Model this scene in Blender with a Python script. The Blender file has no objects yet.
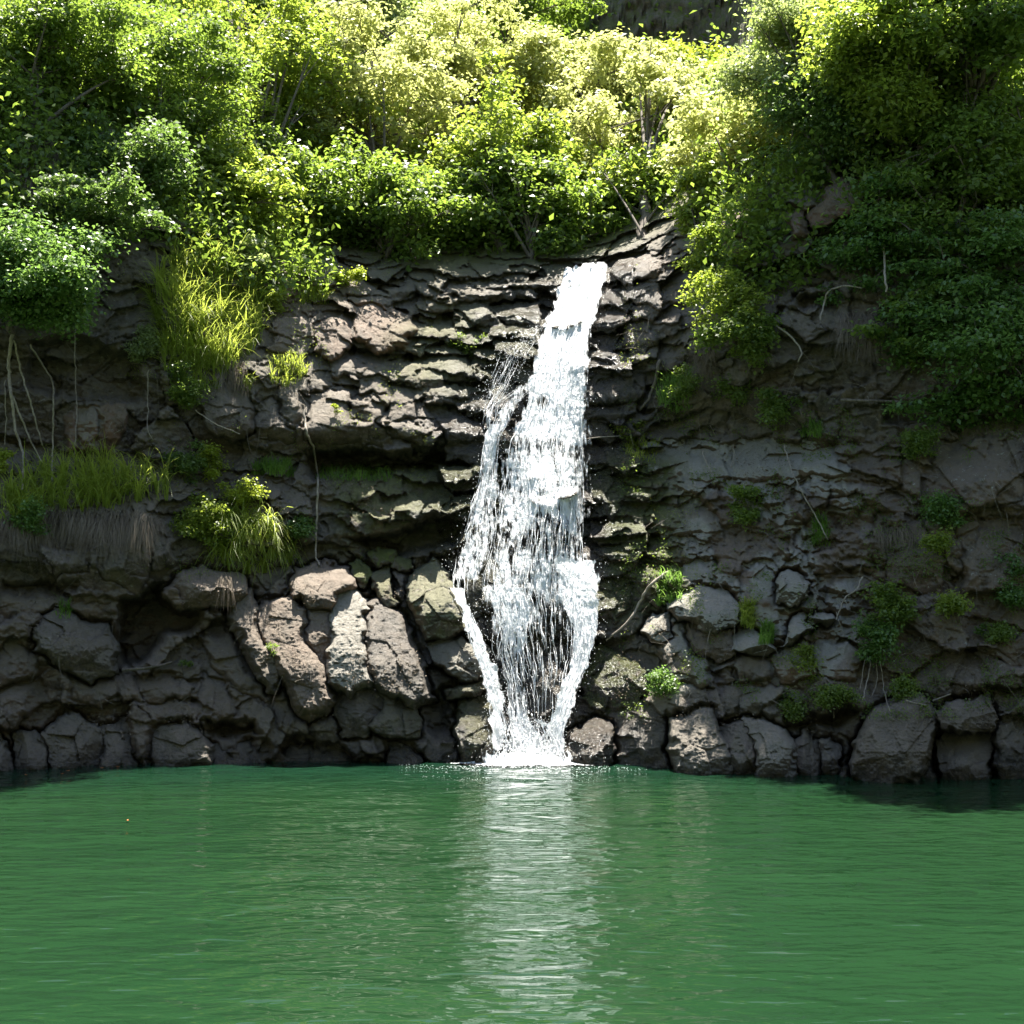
import bpy, math
import numpy as np
from mathutils import Vector

# ------------------------------------------------------------------ camera, sky, sun, exposure
F = 1400.0; H = 4.51; YH = 600.0
TH = math.atan((YH - 512) / F)
sc = bpy.context.scene
cam_d = bpy.data.cameras.new("camera"); cam = bpy.data.objects.new("camera", cam_d)
sc.collection.objects.link(cam); sc.camera = cam
cam_d.sensor_width = 36; cam_d.lens = F / 1024 * 36
cam_d.clip_start = 0.1; cam_d.clip_end = 2000
cam.location = (0, 0, H); cam.rotation_euler = (math.pi / 2 + TH, 0, 0)

SUN_EL, SUN_AZ = math.radians(73), math.radians(8)      # azimuth from +Y towards +X
world = bpy.data.worlds.new("World"); sc.world = world; world.use_nodes = True
wn = world.node_tree; bg = wn.nodes["Background"]
sky = wn.nodes.new("ShaderNodeTexSky"); sky.sky_type = 'NISHITA'; sky.sun_disc = False
sky.sun_elevation = SUN_EL; sky.sun_rotation = SUN_AZ
wn.links.new(sky.outputs[0], bg.inputs[0]); bg.inputs[1].default_value = 0.07
sd = bpy.data.lights.new("sun", 'SUN'); sun = bpy.data.objects.new("sun", sd)
sc.collection.objects.link(sun)
sd.energy = 5.0; sd.angle = math.radians(0.5); sd.color = (1.0, 0.95, 0.86)
sdir = Vector((math.cos(SUN_EL) * math.sin(SUN_AZ), math.cos(SUN_EL) * math.cos(SUN_AZ), math.sin(SUN_EL)))
sun.rotation_euler = (-sdir).to_track_quat('-Z', 'Y').to_euler()
sun.location = (20, 30, 60)
sc.view_settings.view_transform = 'Standard'; sc.view_settings.look = 'None'
sc.view_settings.exposure = 2.2; sc.view_settings.gamma = 1
sc.cycles.max_bounces = 8; sc.cycles.diffuse_bounces = 3; sc.cycles.transparent_max_bounces = 12
sc.cycles.sample_clamp_indirect = 6

rng = np.random.default_rng(7)

# ------------------------------------------------------------------ numeric helpers
def hsh(ix, iy, iz, s=0):
    h = (ix.astype(np.int64) * 374761393 + iy.astype(np.int64) * 668265263 + iz.astype(np.int64) * 2147483647 + s * 1274126177) & 0xffffffff
    h = ((h ^ (h >> 13)) * 1274126177) & 0xffffffff
    h = ((h ^ (h >> 16)) * 2246822519) & 0xffffffff
    return ((h ^ (h >> 15)) & 0xffffff) / float(0xffffff)

def vnoise(x, y, z, s=0):
    ix, iy, iz = np.floor(x), np.floor(y), np.floor(z)
    fx, fy, fz = x - ix, y - iy, z - iz
    fx = fx * fx * (3 - 2 * fx); fy = fy * fy * (3 - 2 * fy); fz = fz * fz * (3 - 2 * fz)
    r = 0
    for a in (0, 1):
        wx = fx if a else 1 - fx
        for b in (0, 1):
            wy = fy if b else 1 - fy
            for c in (0, 1):
                wz = fz if c else 1 - fz
                r = r + wx * wy * wz * hsh(ix + a, iy + b, iz + c, s)
    return r * 2 - 1

def fbm(x, y, z, fr, oc=4, s=0, ridged=False):
    r = 0; a = 1; t = 0
    for o in range(oc):
        n = vnoise(x * fr, y * fr, z * fr, s + o * 17)
        if ridged: n = 1 - 2 * np.abs(n)
        r = r + a * n; t += a; a *= 0.5; fr *= 2.07
    return r / t

def worley(x, z, sx, sz, s=0):
    u, v = x / sx, z / sz
    iu, iv = np.floor(u), np.floor(v)
    F1 = np.full(u.shape, 9.); F2 = F1.copy()
    dx = np.zeros_like(F1); dz = np.zeros_like(F1); r = [np.zeros_like(F1) for _ in range(3)]
    for a in (-1, 0, 1):
        for b in (-1, 0, 1):
            cu, cv = iu + a, iv + b
            px = cu + hsh(cu, cv, cu * 0, s + 1); pz = cv + hsh(cu, cv, cu * 0, s + 2)
            d = np.sqrt((u - px) ** 2 + (v - pz) ** 2)
            m = d < F1
            F2 = np.where(m, F1, np.minimum(F2, d))
            F1 = np.where(m, d, F1)
            dx = np.where(m, (u - px), dx); dz = np.where(m, (v - pz), dz)
            for k in range(3):
                r[k] = np.where(m, hsh(cu, cv, cu * 0, s + 11 + k), r[k])
    return F1, F2, dx, dz, r

def sstep(a, b, x):
    t = np.clip((x - a) / (b - a), 0, 1); return t * t * (3 - 2 * t)

CT, ST = math.cos(TH), math.sin(TH)
def unproj(px, py, Y):
    u = (np.asarray(px, float) - 512) / F; v = (512 - np.asarray(py, float)) / F
    ry = CT - v * ST; rz = ST + v * CT
    k = Y / ry
    return np.stack([u * k, Y + 0 * k, H + rz * k], -1)

def polyd(X, Y, poly):
    """signed distance, positive inside"""
    P = np.asarray(poly, float); n = len(P)
    d = np.full(X.shape, 1e9); ins = np.zeros(X.shape, bool)
    for i in range(n):
        a = P[i]; b = P[(i + 1) % n]
        e = b - a; wx = X - a[0]; wy = Y - a[1]
        t = np.clip((wx * e[0] + wy * e[1]) / (e @ e + 1e-9), 0, 1)
        d = np.minimum(d, np.hypot(wx - t * e[0], wy - t * e[1]))
        c = ((a[1] > Y) != (b[1] > Y)) & (X < (b[0] - a[0]) * (Y - a[1]) / (b[1] - a[1] + 1e-12) + a[0])
        ins ^= c
    return np.where(ins, d, -d)

def warp(px, py):
    z = 0 * px
    return (px + 4.0 * vnoise(px / 22, py / 22, z, 3) + 2.4 * vnoise(px / 7, py / 7, z, 4) + 1.0 * vnoise(px / 3, py / 3, z, 14),
            py + 4.0 * vnoise(px / 22, py / 22, z, 5) + 2.4 * vnoise(px / 7, py / 7, z, 6) + 1.0 * vnoise(px / 3, py / 3, z, 16))

# ------------------------------------------------------------------ mesh helpers
def mesh_np(name, V, Fq, mat, parent=None, smooth=True, attrs=None, uv=None):
    V = np.ascontiguousarray(V, np.float32); Fq = np.ascontiguousarray(Fq, np.int32)
    me = bpy.data.meshes.new(name); n, k = Fq.shape
    me.vertices.add(len(V)); me.vertices.foreach_set("co", V.ravel())
    me.loops.add(n * k); me.loops.foreach_set("vertex_index", Fq.ravel())
    me.polygons.add(n); me.polygons.foreach_set("loop_start", np.arange(0, n * k, k, dtype=np.int32))
    me.update(calc_edges=True)
    if smooth: me.polygons.foreach_set("use_smooth", np.ones(n, bool))
    for nm, a in (attrs or {}).items():
        at = me.attributes.new(nm, 'FLOAT', 'POINT'); at.data.foreach_set("value", np.ascontiguousarray(a, np.float32).ravel())
    if mat: me.materials.append(mat)
    o = bpy.data.objects.new(name, me); sc.collection.objects.link(o)
    if parent: o.parent = parent
    return o

def tag(o, label=None, cat=None, group=None, kind=None):
    if label: o['label'] = label
    if cat: o['category'] = cat
    if group: o['group'] = group
    if kind: o['kind'] = kind
    return o

def root(name, loc, label, cat, group=None):
    e = bpy.data.objects.new(name, None); sc.collection.objects.link(e); e.location = tuple(map(float, loc))
    e.empty_display_size = .2
    return tag(e, label, cat, group)

def tubes(lines, sides=6):
    """lines: list of (pts Nx3, radii N) -> verts, quads"""
    VV = []; FF = []; off = 0
    ang = np.arange(sides) / sides * 2 * np.pi
    for P, R in lines:
        P = np.asarray(P, float); R = np.asarray(R, float); n = len(P)
        T = np.gradient(P, axis=0); T /= np.linalg.norm(T, axis=1, keepdims=True) + 1e-9
        ref = np.array([0.31, 0.83, 0.45]); A = np.cross(T, ref); A /= np.linalg.norm(A, axis=1, keepdims=True) + 1e-9
        B = np.cross(T, A)
        ring = P[:, None] + R[:, None, None] * (np.cos(ang)[None, :, None] * A[:, None] + np.sin(ang)[None, :, None] * B[:, None])
        VV.append(ring.reshape(-1, 3))
        i = np.arange(n - 1)[:, None] * sides; j = np.arange(sides)[None]; j2 = (j + 1) % sides
        FF.append(np.stack([i + j, i + j2, i + sides + j2, i + sides + j], -1).reshape(-1, 4) + off)
        off += n * sides
    return np.concatenate(VV), np.concatenate(FF)

def unit(a): return a / (np.linalg.norm(a, axis=-1, keepdims=True) + 1e-9)

def leaves(C, Nn, L, W):
    """one folded rhombic leaf per centre"""
    n = len(C); r = rng.normal(size=(n, 3)); A = unit(np.cross(Nn, r)); B = np.cross(Nn, A)
    L = L[:, None]; W = W[:, None]
    v = np.stack([C - A * L * .5, C - B * W * .5 + Nn * W * .18 - A * L * .08, C + A * L * .5 - Nn * L * .08, C + B * W * .5 + Nn * W * .18 - A * L * .08], 1)
    return v.reshape(-1, 3), np.arange(n * 4).reshape(-1, 4)

def blades(P0, out, ln, wd, rise, droop, seg=5):
    """curved tapering grass blades: P0 roots, out unit horizontal directions"""
    n = len(P0); t = np.linspace(0, 1, seg + 1)
    up = np.array([0, 0, 1.]); side = unit(np.cross(out, up) + rng.normal(size=(n, 3)) * .35)
    tt = t[None, :, None]; ln = ln[:, None, None]
    P = P0[:, None] + up * (rise[:, None, None] * ln * tt) - up * (droop[:, None, None] * ln * tt ** 2.2) + out[:, None] * ln * (0.15 * tt + 0.42 * tt ** 1.8)
    w = (wd[:, None] * (1 - t[None] ** 1.6) * .5 + .0008)[..., None]
    a = P - side[:, None] * w; b = P + side[:, None] * w
    V = np.stack([a, b], 2).reshape(-1, 3)
    base = (np.arange(n) * (seg + 1) * 2)[:, None]; k = (np.arange(seg) * 2)[None]
    Fq = np.stack([base + k, base + k + 1, base + k + 3, base + k + 2], -1).reshape(-1, 4)
    return V, Fq

# ------------------------------------------------------------------ materials
def newmat(name):
    m = bpy.data.materials.new(name); m.use_nodes = True
    nt = m.node_tree; return m, nt, nt.nodes, nt.links, nt.nodes["Principled BSDF"]

def rgb(nt, c):
    n = nt.nodes.new("ShaderNodeRGB"); n.outputs[0].default_value = (*c, 1); return n.outputs[0]
def mix(nt, f, a, b):
    n = nt.nodes.new("ShaderNodeMix"); n.data_type = 'RGBA'
    for s, v in ((n.inputs[0], f), (n.inputs[6], a), (n.inputs[7], b)):
        if isinstance(v, tuple): s.default_value = (*v, 1)
        elif isinstance(v, (int, float)): s.default_value = v
        else: nt.links.new(v, s)
    return n.outputs[2]
def mth(nt, op, a, b=0.0, clamp=False):
    n = nt.nodes.new("ShaderNodeMath"); n.operation = op; n.use_clamp = clamp
    for s, v in ((n.inputs[0], a), (n.inputs[1], b)):
        if isinstance(v, (int, float)): s.default_value = v
        else: nt.links.new(v, s)
    return n.outputs[0]
def noise(nt, vec, scale, det=4, rough=.55, dist=0.):
    n = nt.nodes.new("ShaderNodeTexNoise"); n.inputs["Scale"].default_value = scale
    n.inputs["Detail"].default_value = det; n.inputs["Roughness"].default_value = rough
    n.inputs["Distortion"].default_value = dist
    nt.links.new(vec, n.inputs["Vector"]); return n.outputs[0]
def ramp(nt, x, a, b, lo=0., hi=1.):
    n = nt.nodes.new("ShaderNodeMapRange"); n.interpolation_type = 'SMOOTHSTEP'
    nt.links.new(x, n.inputs[0])
    for i, v in zip((1, 2, 3, 4), (a, b, lo, hi)): n.inputs[i].default_value = v
    return n.outputs[0]
def attr(nt, nm):
    n = nt.nodes.new("ShaderNodeAttribute"); n.attribute_name = nm; return n.outputs["Fac"]
def coords(nt, scale=(1, 1, 1)):
    t = nt.nodes.new("ShaderNodeTexCoord"); m = nt.nodes.new("ShaderNodeMapping")
    m.inputs["Scale"].default_value = scale; nt.links.new(t.outputs["Object"], m.inputs[0]); return m.outputs[0]

def make_rock(name="basalt"):
    m, nt, N, L, P = newmat(name)
    co = coords(nt)
    big = noise(nt, co, .55, 3); mid = noise(nt, co, 2.6, 6, .65, .4); fine = noise(nt, co, 17, 8, .78)
    c = mix(nt, ramp(nt, mid, .3, .72), (.030, .023, .016), (.165, .124, .084))
    c = mix(nt, mth(nt, 'MULTIPLY', ramp(nt, big, .42, .62), .55), c, (.085, .052, .034))
    c = mix(nt, ramp(nt, fine, .35, .75, 0, .35), c, (.19, .16, .125))
    # brown soil stain
    wf = mth(nt, 'MULTIPLY', attr(nt, 'warm'), ramp(nt, mid, .2, .6), True)
    c = mix(nt, wf, c, (.19, .105, .065))
    geo = N.new("ShaderNodeNewGeometry"); sep = N.new("ShaderNodeSeparateXYZ"); L.new(geo.outputs["Normal"], sep.inputs[0])
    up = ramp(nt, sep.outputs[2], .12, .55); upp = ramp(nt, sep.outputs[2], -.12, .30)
    # pale lichen and dust on the tops, with their skylight painted in too
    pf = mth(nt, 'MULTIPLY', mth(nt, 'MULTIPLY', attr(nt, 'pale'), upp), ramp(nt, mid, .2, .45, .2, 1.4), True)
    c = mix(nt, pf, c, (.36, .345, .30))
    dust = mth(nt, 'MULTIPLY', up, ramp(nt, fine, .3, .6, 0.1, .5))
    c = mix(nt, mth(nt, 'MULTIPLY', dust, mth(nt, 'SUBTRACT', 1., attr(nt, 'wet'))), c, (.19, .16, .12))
    # lichen flecks
    li = noise(nt, co, 5.5, 7, .75)
    c = mix(nt, mth(nt, 'MULTIPLY', ramp(nt, li, .60, .66), attr(nt, 'lichen'), True), c, (.36, .36, .32))
    # moss
    mn = noise(nt, co, 3.2, 5, .7)
    mf = mth(nt, 'MULTIPLY', ramp(nt, mth(nt, 'ADD', mn, mth(nt, 'MULTIPLY', sep.outputs[2], .18)), .42, .62), attr(nt, 'moss'), True)
    c = mix(nt, mf, c, mix(nt, fine, (.035, .05, .008), (.16, .17, .03)))
    wet = attr(nt, 'wet')
    c = mix(nt, mth(nt, 'MULTIPLY', wet, .62), c, mix(nt, .82, c, (.012, .013, .013)))
    L.new(c, P.inputs["Base Color"])
    wn_ = mth(nt, 'MULTIPLY', wet, ramp(nt, mid, .3, .5), True)
    L.new(ramp(nt, wn_, 0, 1, .8, .22), P.inputs["Roughness"])
    P.inputs["Specular IOR Level"].default_value = .5
    h = mth(nt, 'ADD', mth(nt, 'MULTIPLY', mid, 1.0), mth(nt, 'MULTIPLY', fine, .5))
    v = N.new("ShaderNodeTexVoronoi"); v.feature = 'DISTANCE_TO_EDGE'; v.inputs["Scale"].default_value = 2.1
    wv = N.new("ShaderNodeVectorMath"); wv.operation = 'ADD'
    nn = N.new("ShaderNodeTexNoise"); nn.inputs["Scale"].default_value = 2.; nn.inputs["Detail"].default_value = 4; L.new(co, nn.inputs["Vector"])
    L.new(co, wv.inputs[0]); L.new(nn.outputs[1], wv.inputs[1]); L.new(wv.outputs[0], v.inputs["Vector"])
    h = mth(nt, 'ADD', h, mth(nt, 'MULTIPLY', ramp(nt, v.outputs[0], 0, .03, -.2, 0), ramp(nt, big, .55, .65)))
    h = mth(nt, 'ADD', h, mth(nt, 'MULTIPLY', mn, mth(nt, 'MULTIPLY', mf, .6)))
    b = N.new("ShaderNodeBump"); b.inputs["Strength"].default_value = 1.; b.inputs["Distance"].default_value = .17
    L.new(h, b.inputs["Height"]); L.new(b.outputs[0], P.inputs["Normal"])
    return m
ROCK = make_rock()

def make_leaf(name, lo, hi, tr, rough=.42, trans=.45, spec=.5):
    m, nt, N, L, P = newmat(name)
    geo = N.new("ShaderNodeNewGeometry"); r = geo.outputs["Random Per Island"]
    co = coords(nt); n = noise(nt, co, .9, 2)
    f = mth(nt, 'ADD', mth(nt, 'MULTIPLY', r, .6), mth(nt, 'MULTIPLY', ramp(nt, n, .3, .7), .4), True)
    c = mix(nt, f, lo, hi); L.new(c, P.inputs["Base Color"])
    P.inputs["Roughness"].default_value = rough; P.inputs["Specular IOR Level"].default_value = spec
    t = N.new("ShaderNodeBsdfTranslucent"); tc = mix(nt, f, tuple(x * .75 for x in tr), tr); L.new(tc, t.inputs[0])
    ms = N.new("ShaderNodeMixShader"); ms.inputs[0].default_value = trans
    L.new(P.outputs[0], ms.inputs[1]); L.new(t.outputs[0], ms.inputs[2]); L.new(ms.outputs[0], N["Material Output"].inputs[0])
    return m
LEAF = dict(
    yellow=make_leaf("pale_yellow_leaf", (.21, .245, .06), (.45, .46, .17), (.68, .72, .24), .4, .52),
    bright=make_leaf("bright_green_leaf", (.09, .14, .02), (.22, .26, .045), (.44, .56, .07), .46, .52),
    mid=make_leaf("mid_green_leaf", (.06, .11, .02), (.16, .21, .045), (.32, .46, .06), .46, .48),
    dark=make_leaf("dark_green_leaf", (.04, .08, .02), (.13, .18, .045), (.24, .38, .07), .46, .42),
    grey=make_leaf("grey_green_leaf", (.13, .17, .07), (.30, .34, .16), (.48, .58, .18), .46, .48),
    teal=make_leaf("cool_green_leaf", (.045, .10, .022), (.13, .21, .05), (.26, .44, .08), .38, .42),
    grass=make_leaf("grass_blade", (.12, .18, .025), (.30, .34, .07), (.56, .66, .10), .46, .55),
    shadegrass=make_leaf("shaded_grass_blade", (.07, .15, .025), (.2, .3, .06), (.3, .52, .09), .4, .5),  # copy of the grass for shaded spots, shade painted into its colour
    dry=make_leaf("dry_grass_blade", (.13, .10, .075), (.30, .25, .19), (.18, .14, .10), .8, .25, .1),
    lime=make_leaf("lime_leaf", (.16, .22, .02), (.34, .38, .05), (.5, .6, .06), .4, .5),
)
def make_bark(name, a, b):
    m, nt, N, L, P = newmat(name); co = coords(nt, (1, 1, .25))
    n = noise(nt, co, 18, 6, .7); L.new(mix(nt, ramp(nt, n, .3, .7), a, b), P.inputs["Base Color"])
    P.inputs["Roughness"].default_value = .85
    bm = N.new("ShaderNodeBump"); bm.inputs["Strength"].default_value = .6; bm.inputs["Distance"].default_value = .03
    L.new(n, bm.inputs["Height"]); L.new(bm.outputs[0], P.inputs["Normal"]); return m
BARK = make_bark("bark", (.06, .045, .035), (.17, .14, .11))
ROOTM = make_bark("pale_root", (.17, .14, .11), (.36, .31, .25))

# ------------------------------------------------------------------ pool water
def make_water():
    m, nt, N, L, P = newmat("green_pool_water")
    co = coords(nt)
    n = noise(nt, co, .12, 3)
    # silt cloud colour of the pool; cliff shade painted in as teal by the rocks
    sep = N.new("ShaderNodeSeparateXYZ"); L.new(co, sep.inputs[0])
    c = mix(nt, ramp(nt, n, .35, .65), (.0076, .0262, .0096), (.0094, .0305, .0112))
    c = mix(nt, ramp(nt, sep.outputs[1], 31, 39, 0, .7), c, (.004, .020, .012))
    L.new(c, P.inputs["Base Color"]); P.inputs["Roughness"].default_value = .04; P.inputs["IOR"].default_value = 1.33
    P.inputs["Specular IOR Level"].default_value = .5
    a = noise(nt, coords(nt, (.8, 1.55, 1)), 1.15, 2, .42, .6)
    b_ = noise(nt, coords(nt, (1.2, 2.5, 1)), 1.8, 1.5, .4, .4)
    d = noise(nt, coords(nt, (1, 1.6, 1)), .35, 2, .5)
    h = mth(nt, 'ADD', mth(nt, 'MULTIPLY', a, .62), mth(nt, 'MULTIPLY', b_, .30))
    h = mth(nt, 'MULTIPLY', h, ramp(nt, d, .3, .65, .65, 1.15))
    bm = N.new("ShaderNodeBump"); bm.inputs["Strength"].default_value = 1.0; bm.inputs["Distance"].default_value = .17
    L.new(h, bm.inputs["Height"]); L.new(bm.outputs[0], P.inputs["Normal"]); return m
WATER = make_water()
gx = np.linspace(-60, 60, 241); gy = np.concatenate([np.linspace(-60, 5, 14)[:-1], np.linspace(5, 44, 157)])
GX, GY = np.meshgrid(gx, gy)
def ring(x, y, cx, cy, amp, wl, dec):
    r = np.hypot(x - cx, y - cy); return amp * np.sin(2 * np.pi * r / wl) * np.exp(-r / dec)
GZ = ring(GX, GY, .6, 39.5, .02, .9, 9) + .012 * vnoise(GX * .8, GY * 1.6, 0 * GX, 9)
def grid_faces(nr, nc):
    i = np.arange(nr - 1)[:, None] * nc; j = np.arange(nc - 1)[None]
    return np.stack([i + j, i + j + 1, i + nc + j + 1, i + nc + j], -1).reshape(-1, 4)
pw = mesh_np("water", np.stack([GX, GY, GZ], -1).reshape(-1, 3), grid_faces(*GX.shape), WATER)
tag(pw, 'still deep green pool water with small ripples', kind='structure')

# unseen slopes added to block low skylight from behind and beside the pool
va = np.radians(np.linspace(148, 392, 90)); vr = np.concatenate([np.linspace(24, 60, 22), np.linspace(64, 110, 8)])
VA, VR = np.meshgrid(va, vr)
vx = np.cos(VA) * VR * 1.05; vy = 22 + np.sin(VA) * VR * 1.25
vz = -.6 + np.clip(VR - 27, -1, 40) * 1.05 + 2.5 * fbm(vx, vy, 0 * vx, .07, 4, 88)
vs = mesh_np("hillside", np.stack([vx, vy, vz], -1).reshape(-1, 3), grid_faces(*VA.shape), None)
m, nt, N, L, P = newmat("sky_blocking_slope"); L.new(mix(nt, ramp(nt, noise(nt, coords(nt), .8, 6, .7), .35, .65), (.02, .032, .012), (.06, .08, .025)), P.inputs["Base Color"]); P.inputs["Roughness"].default_value = .9
vs.data.materials.append(m)
tag(vs, 'unseen green slopes added round the pool to block skylight', kind='structure')

# ------------------------------------------------------------------ macro depth of the cliff
cols = np.array([-200, 0, 80, 150, 220, 300, 370, 430, 490, 545, 595, 650, 720, 800, 880, 950, 1024, 1220.])
WL = np.interp(cols, [-200, 0, 100, 380, 600, 680, 800, 900, 1024, 1220], [775, 769, 764, 762, 762, 768, 773, 775, 778, 786])
def yw_of(px):
    w = np.interp(px, cols, WL); v = (512 - w) / F
    return -H / ((ST + v * CT) / (CT - v * ST))
tab = [
 (-160, [16,17,19,23,27,32,36,40,44,46,36,34.2,34,30,20,18,17,17]),
 (0,   [9,10,13,17,21,27,31,35,38,39,34,33.4,33.2,22,14,12,11,11]),
 (60,  [7,8,9,12,17,23,27,30,32,33,33,33,33,17,11,9,8,8]),
 (100, [5,5,6,9,13,18,22,24,25,25,24,22,17,12,8,7,7,7]),
 (180, [4,4,4.5,5.5,8,12,15,17,17,17,16,13,9,6,5,5,5,5]),
 (235, [3.5,3.5,3.6,3.8,5.5,8,10,11,11,11,10,8,5.6,5,4.4,4.2,4,4]),
 (272, [3.2,3.2,3.2,3.3,4.2,5.4,6.8,7.2,7.2,7.2,6.6,5.4,4.6,4.4,4,3.6,3.2,3]),
 (330, [3,3,3,3,3.4,4,4.7,5.1,5.4,5.4,5,4.4,4.1,4.1,3.7,3.2,2.8,2.6]),
 (380, [2.9,2.9,2.9,2.9,2.7,2.9,3.4,3.8,4.2,4.2,4,3.9,3.9,3.9,3.5,3,2.6,2.4]),
 (430, [2.8,2.8,2.8,2.8,2.4,2.2,2.4,2.8,3.2,3.2,3.2,3.4,3.6,3.6,3.2,2.8,2.4,2.2]),
 (455, [2.6,2.6,2.6,2.8,3.2,3.2,3.2,3.2,3,2.9,2.9,2.8,2.8,2.7,2.4,2.2,2,2]),
 (480, [1.6,1.6,1.7,2.2,2.8,2.6,2.2,2.3,2.6,2.6,2.5,2.3,2.2,2.1,1.8,1.7,1.6,1.6]),
 (520, [.8,.8,.9,1.4,2.2,2.2,1.9,2,2.1,2.1,2,1.8,1.7,1.6,1.5,1.5,1.4,1.4]),
 (560, [.6,.6,.7,1,1.6,1.8,1.9,1.9,1.6,1.6,1.5,1.4,1.3,1.2,1.2,1.3,1.2,1.2]),
 (590, [.9,.9,1,1.5,1.4,1,1,1.3,1.3,1.3,1.2,1.1,.9,.9,1,1.1,1,1]),
 (640, [.7,.7,.7,1.3,1.1,.5,.5,.9,1.1,1,.8,.7,.5,.6,.9,.8,.6,.6]),
 (700, [.3,.3,.3,.5,.6,.3,.2,.4,.6,.7,.6,.3,.2,.3,.4,.3,.2,.2]),
 (745, [0.05]*18), (763, [0]*18), (860, [0]*18)]
trow = np.array([r[0] for r in tab], float); tval = np.array([r[1] for r in tab], float)
cw_ = np.array([0,0,0,0,.3,.8,1,1,1,1,1,.7,.3,0,0,0,0,0.])
tval += np.interp(trow, [270,380,455,520,560,590,640,700,745], [2.4,2.1,1.9,1.5,1.4,1.3,1.0,.5,0])[:, None] * cw_[None]
cw2 = np.array([0,0,0,0,0,0,0,0,0,0,.3,.8,1,1,.7,.2,0,0.])
tval += np.interp(trow, [330,400,440,455,520,590,640,700], [0,.2,1.2,1.5,1.3,.8,.4,0])[:, None] * cw2[None]
# densify with a small smoothing
dr = np.arange(-160, 861, 4.); dc = np.arange(-200, 1221, 8.)
tmp = np.stack([np.interp(dr, trow, tval[:, j]) for j in range(len(cols))], 1)
DT = np.stack([np.interp(dc, cols, tmp[i]) for i in range(len(dr))], 0)
for _ in range(4):
    DT[1:-1] = (DT[:-2] + 2 * DT[1:-1] + DT[2:]) / 4
    DT[:, 1:-1] = (DT[:, :-2] + 2 * DT[:, 1:-1] + DT[:, 2:]) / 4
def bil(A, r0, rs, c0, cs, py, px):
    i = np.clip((py - r0) / rs, 0, A.shape[0] - 1.001); j = np.clip((px - c0) / cs, 0, A.shape[1] - 1.001)
    ii = i.astype(int); jj = j.astype(int); a = i - ii; b = j - jj
    return A[ii, jj] * (1 - a) * (1 - b) + A[ii + 1, jj] * a * (1 - b) + A[ii, jj + 1] * (1 - a) * b + A[ii + 1, jj + 1] * a * b
def macro(px, py):
    return yw_of(px) + bil(DT, -160, 4, -200, 8, py, px)

# ------------------------------------------------------------------ outlines measured on the rocks
def zz(ox, oy, s, pts): return [(ox + s * x, oy + s * y) for x, y in pts]
Z1 = lambda *p: zz(200, 520, .2734, p)
Z2 = lambda *p: zz(420, 520, .2734, p)
Z3 = lambda *p: zz(640, 560, .2344, p)
Z4 = lambda *p: zz(800, 620, .21875, p)
Z5 = lambda *p: zz(0, 520, .2734, p)
Z6 = lambda *p: zz(0, 230, .332, p)
Z7 = lambda *p: zz(260, 230, .332, p)
Z8 = lambda *p: zz(560, 230, .2344, p)
Z9 = lambda *p: zz(680, 0, .336, p)
ZA = lambda *p: zz(430, 440, .2051, p)
def sink(poly):   # stones that meet the pool go on below the water
    return [(x, y + 24 if y > 750 else y) for x, y in poly]

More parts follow.
